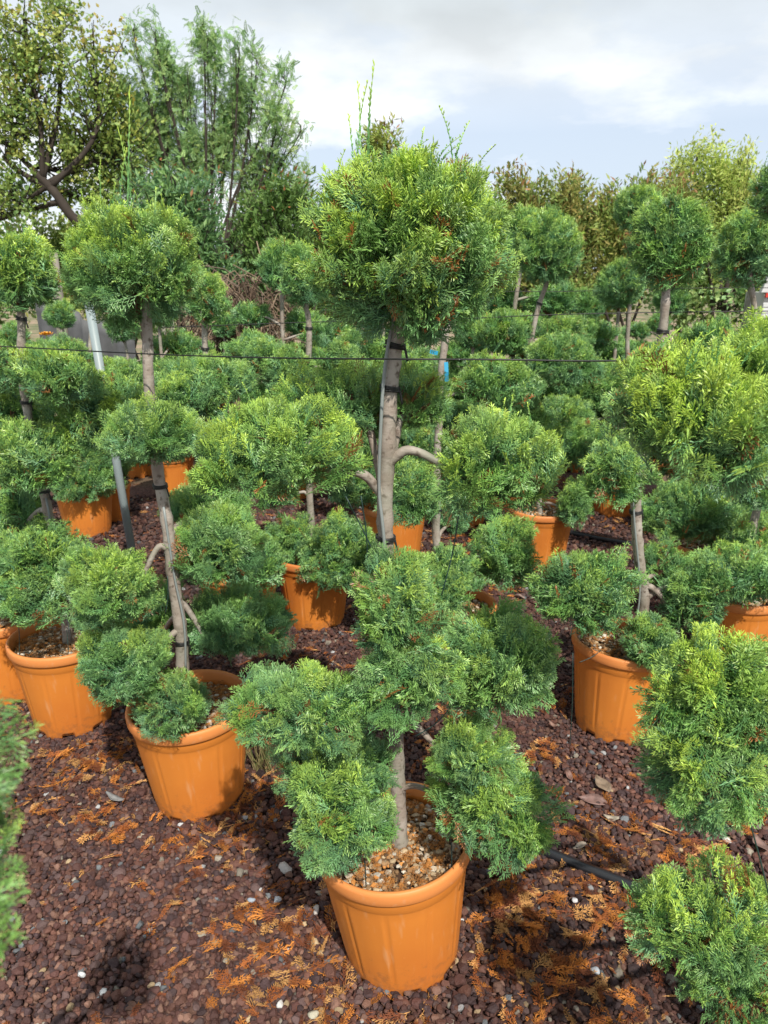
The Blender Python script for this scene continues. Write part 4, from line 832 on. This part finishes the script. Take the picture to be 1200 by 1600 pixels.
bg_tree('broadleaf_tree', 'bronze leaved shrub whose tip shows just above the main crown', 'shrub', (605, 8.8), [(605, 225, 45, 28, 0), (620, 300, 80, 50, 0), (640, 380, 90, 60, 0), (720, 300, 50, 40, .2)], 'narrow', RB, .08, 10500, 45, tr=.04, tipcol=(.34, .17, .08), tipfrac=.12, upw=.8, ntw=30, clump=.11)
bg_tree('broadleaf_tree', 'bronze and olive shrub directly right of the main crown', 'shrub', (850, 8.6), [(800, 290, 30, 28, 0), (830, 320, 55, 45, 0), (885, 300, 50, 42, 0), (880, 370, 75, 55, .2), (790, 380, 60, 60, .2), (930, 350, 40, 40, .2), (860, 450, 90, 45, .3)], 'narrow', RB, .08, 16000, 46, tr=.04, tipcol=(.36, .19, .08), tipfrac=.14, upw=.8, ntw=32, clump=.11)
bg_tree('broadleaf_tree', 'lower bronze shrub between the olive shrub and the yellow green tree', 'shrub', (990, 8.9), [(960, 330, 45, 40, 0), (1010, 310, 45, 40, 0), (985, 400, 70, 60, 0), (1060, 330, 40, 50, .2)], 'narrow', RB+[(.22, .28, .06)], .08, 12000, 47, tr=.04, tipcol=(.34, .18, .08), tipfrac=.12, upw=.8, ntw=30, clump=.11)
YG = [(.40, .54, .13), (.50, .60, .15), (.32, .46, .12), (.55, .58, .18)]
bg_tree('broadleaf_tree', 'bright yellow green leafy tree at the right edge', 'tree', (1120, 9.8), [(1090, 255, 55, 42, 0), (1150, 270, 60, 50, 0), (1120, 330, 80, 55, .1), (1195, 330, 50, 60, .2), (1060, 290, 35, 45, 0), (1100, 400, 80, 60, .3), (1190, 420, 60, 60, .3)], 'narrow', YG, .07, 21000, 48, tr=.06, upw=.5, ntw=30, clump=.14)
# scrub hedge closing the back, individual bushes
HL = [('dark scrub bush low behind the far left junipers', -40), ('olive scrub bush behind the wooden post', 90), ('olive scrub bush behind the leaning pipe', 210), ('green scrub bush behind the bramble heap', 400), ('green scrub bush behind the main crown, left half', 540), ('green scrub bush behind the main crown, right half', 680), ('scrub bush low behind the slender tree', 800), ('scrub bush low behind the forked tree, left of its crown', 930), ('scrub bush low behind the forked tree\'s crown', 1060), ('scrub bush low at the far right edge', 1200), ('scrub bush beyond the right edge', 1330), ('scrub bush beyond the left edge', -170)]
for i, (lab, px) in enumerate(HL):
    bg_tree('scrub_bush', lab, 'bush', (px, 11.5), [(px, 440, 80, 50, 0), (px+10, 468, 88, 26, -1.6), (px+30, 395, 70, 50, .3), (px-30, 380, 60, 60, .2)], 'broad', [G3, G1, G2][i % 3]+[(.16, .22, .06)], .09, 5600, 60+i, tr=.04, upw=.6, ntw=24, clump=.2, group='scrub bushes closing off the nursery')
# bramble heap: dead brown stems
root = thing('bramble_heap', 'heap of brown dead vines and stems behind the left junipers', 'brush heap', tuple(at(378, 500, 7.2)*np.array([1, 1, 0])), None); mb = MB(); rr = random.Random(9)
for k in range(900):
    a = rr.uniform(0, 6.28); r0_ = rr.uniform(0, .48); p0 = np.array([r0_*math.cos(a), r0_*math.sin(a)*.6, rr.uniform(0, 1.2)]); L_ = rr.uniform(.3, .9); b = rr.uniform(-1, 1)
    p1 = p0+np.array([b*L_*.3, rr.uniform(-.2, .1), L_*.5]); p2 = p0+np.array([b*L_*.8, rr.uniform(-.3, .1), L_*rr.uniform(-.2, .8)])
    mb.tube(curve([p0, p1, p2], 4), np.linspace(.007, .003, 8)[:len(curve([p0, p1, p2], 4))] if False else .005, 4, rr.choice([(.22, .155, .11), (.13, .09, .065), (.32, .24, .17), (.18, .14, .11)]), caps=False)
mb.build('dead_stems', M['litter'], root)
root2 = thing('root_pile', 'low tangled pile of brown roots left of the bramble heap', 'brush heap', tuple(at(335, 540, 6.4)*np.array([1, 1, 0]))); mb = MB()
for k in range(170):
    a = rr.uniform(0, 6.28); p0 = np.array([rr.uniform(-.5, .6), rr.uniform(-.2, .3), rr.uniform(0, .55)]); L_ = rr.uniform(.15, .5)
    p1 = p0+np.array([math.cos(a)*L_*.5, math.sin(a)*L_*.3, rr.uniform(-.05, .2)]); p2 = p0+np.array([math.cos(a)*L_, math.sin(a)*L_*.4, rr.uniform(-.1, .15)]); mb.tube(curve([p0, p1, p2], 4), rr.uniform(.008, .026), 6, rr.choice([(.18, .13, .10), (.26, .18, .12), (.12, .08, .06)]))
mb.build('roots', M['litter'], root2)
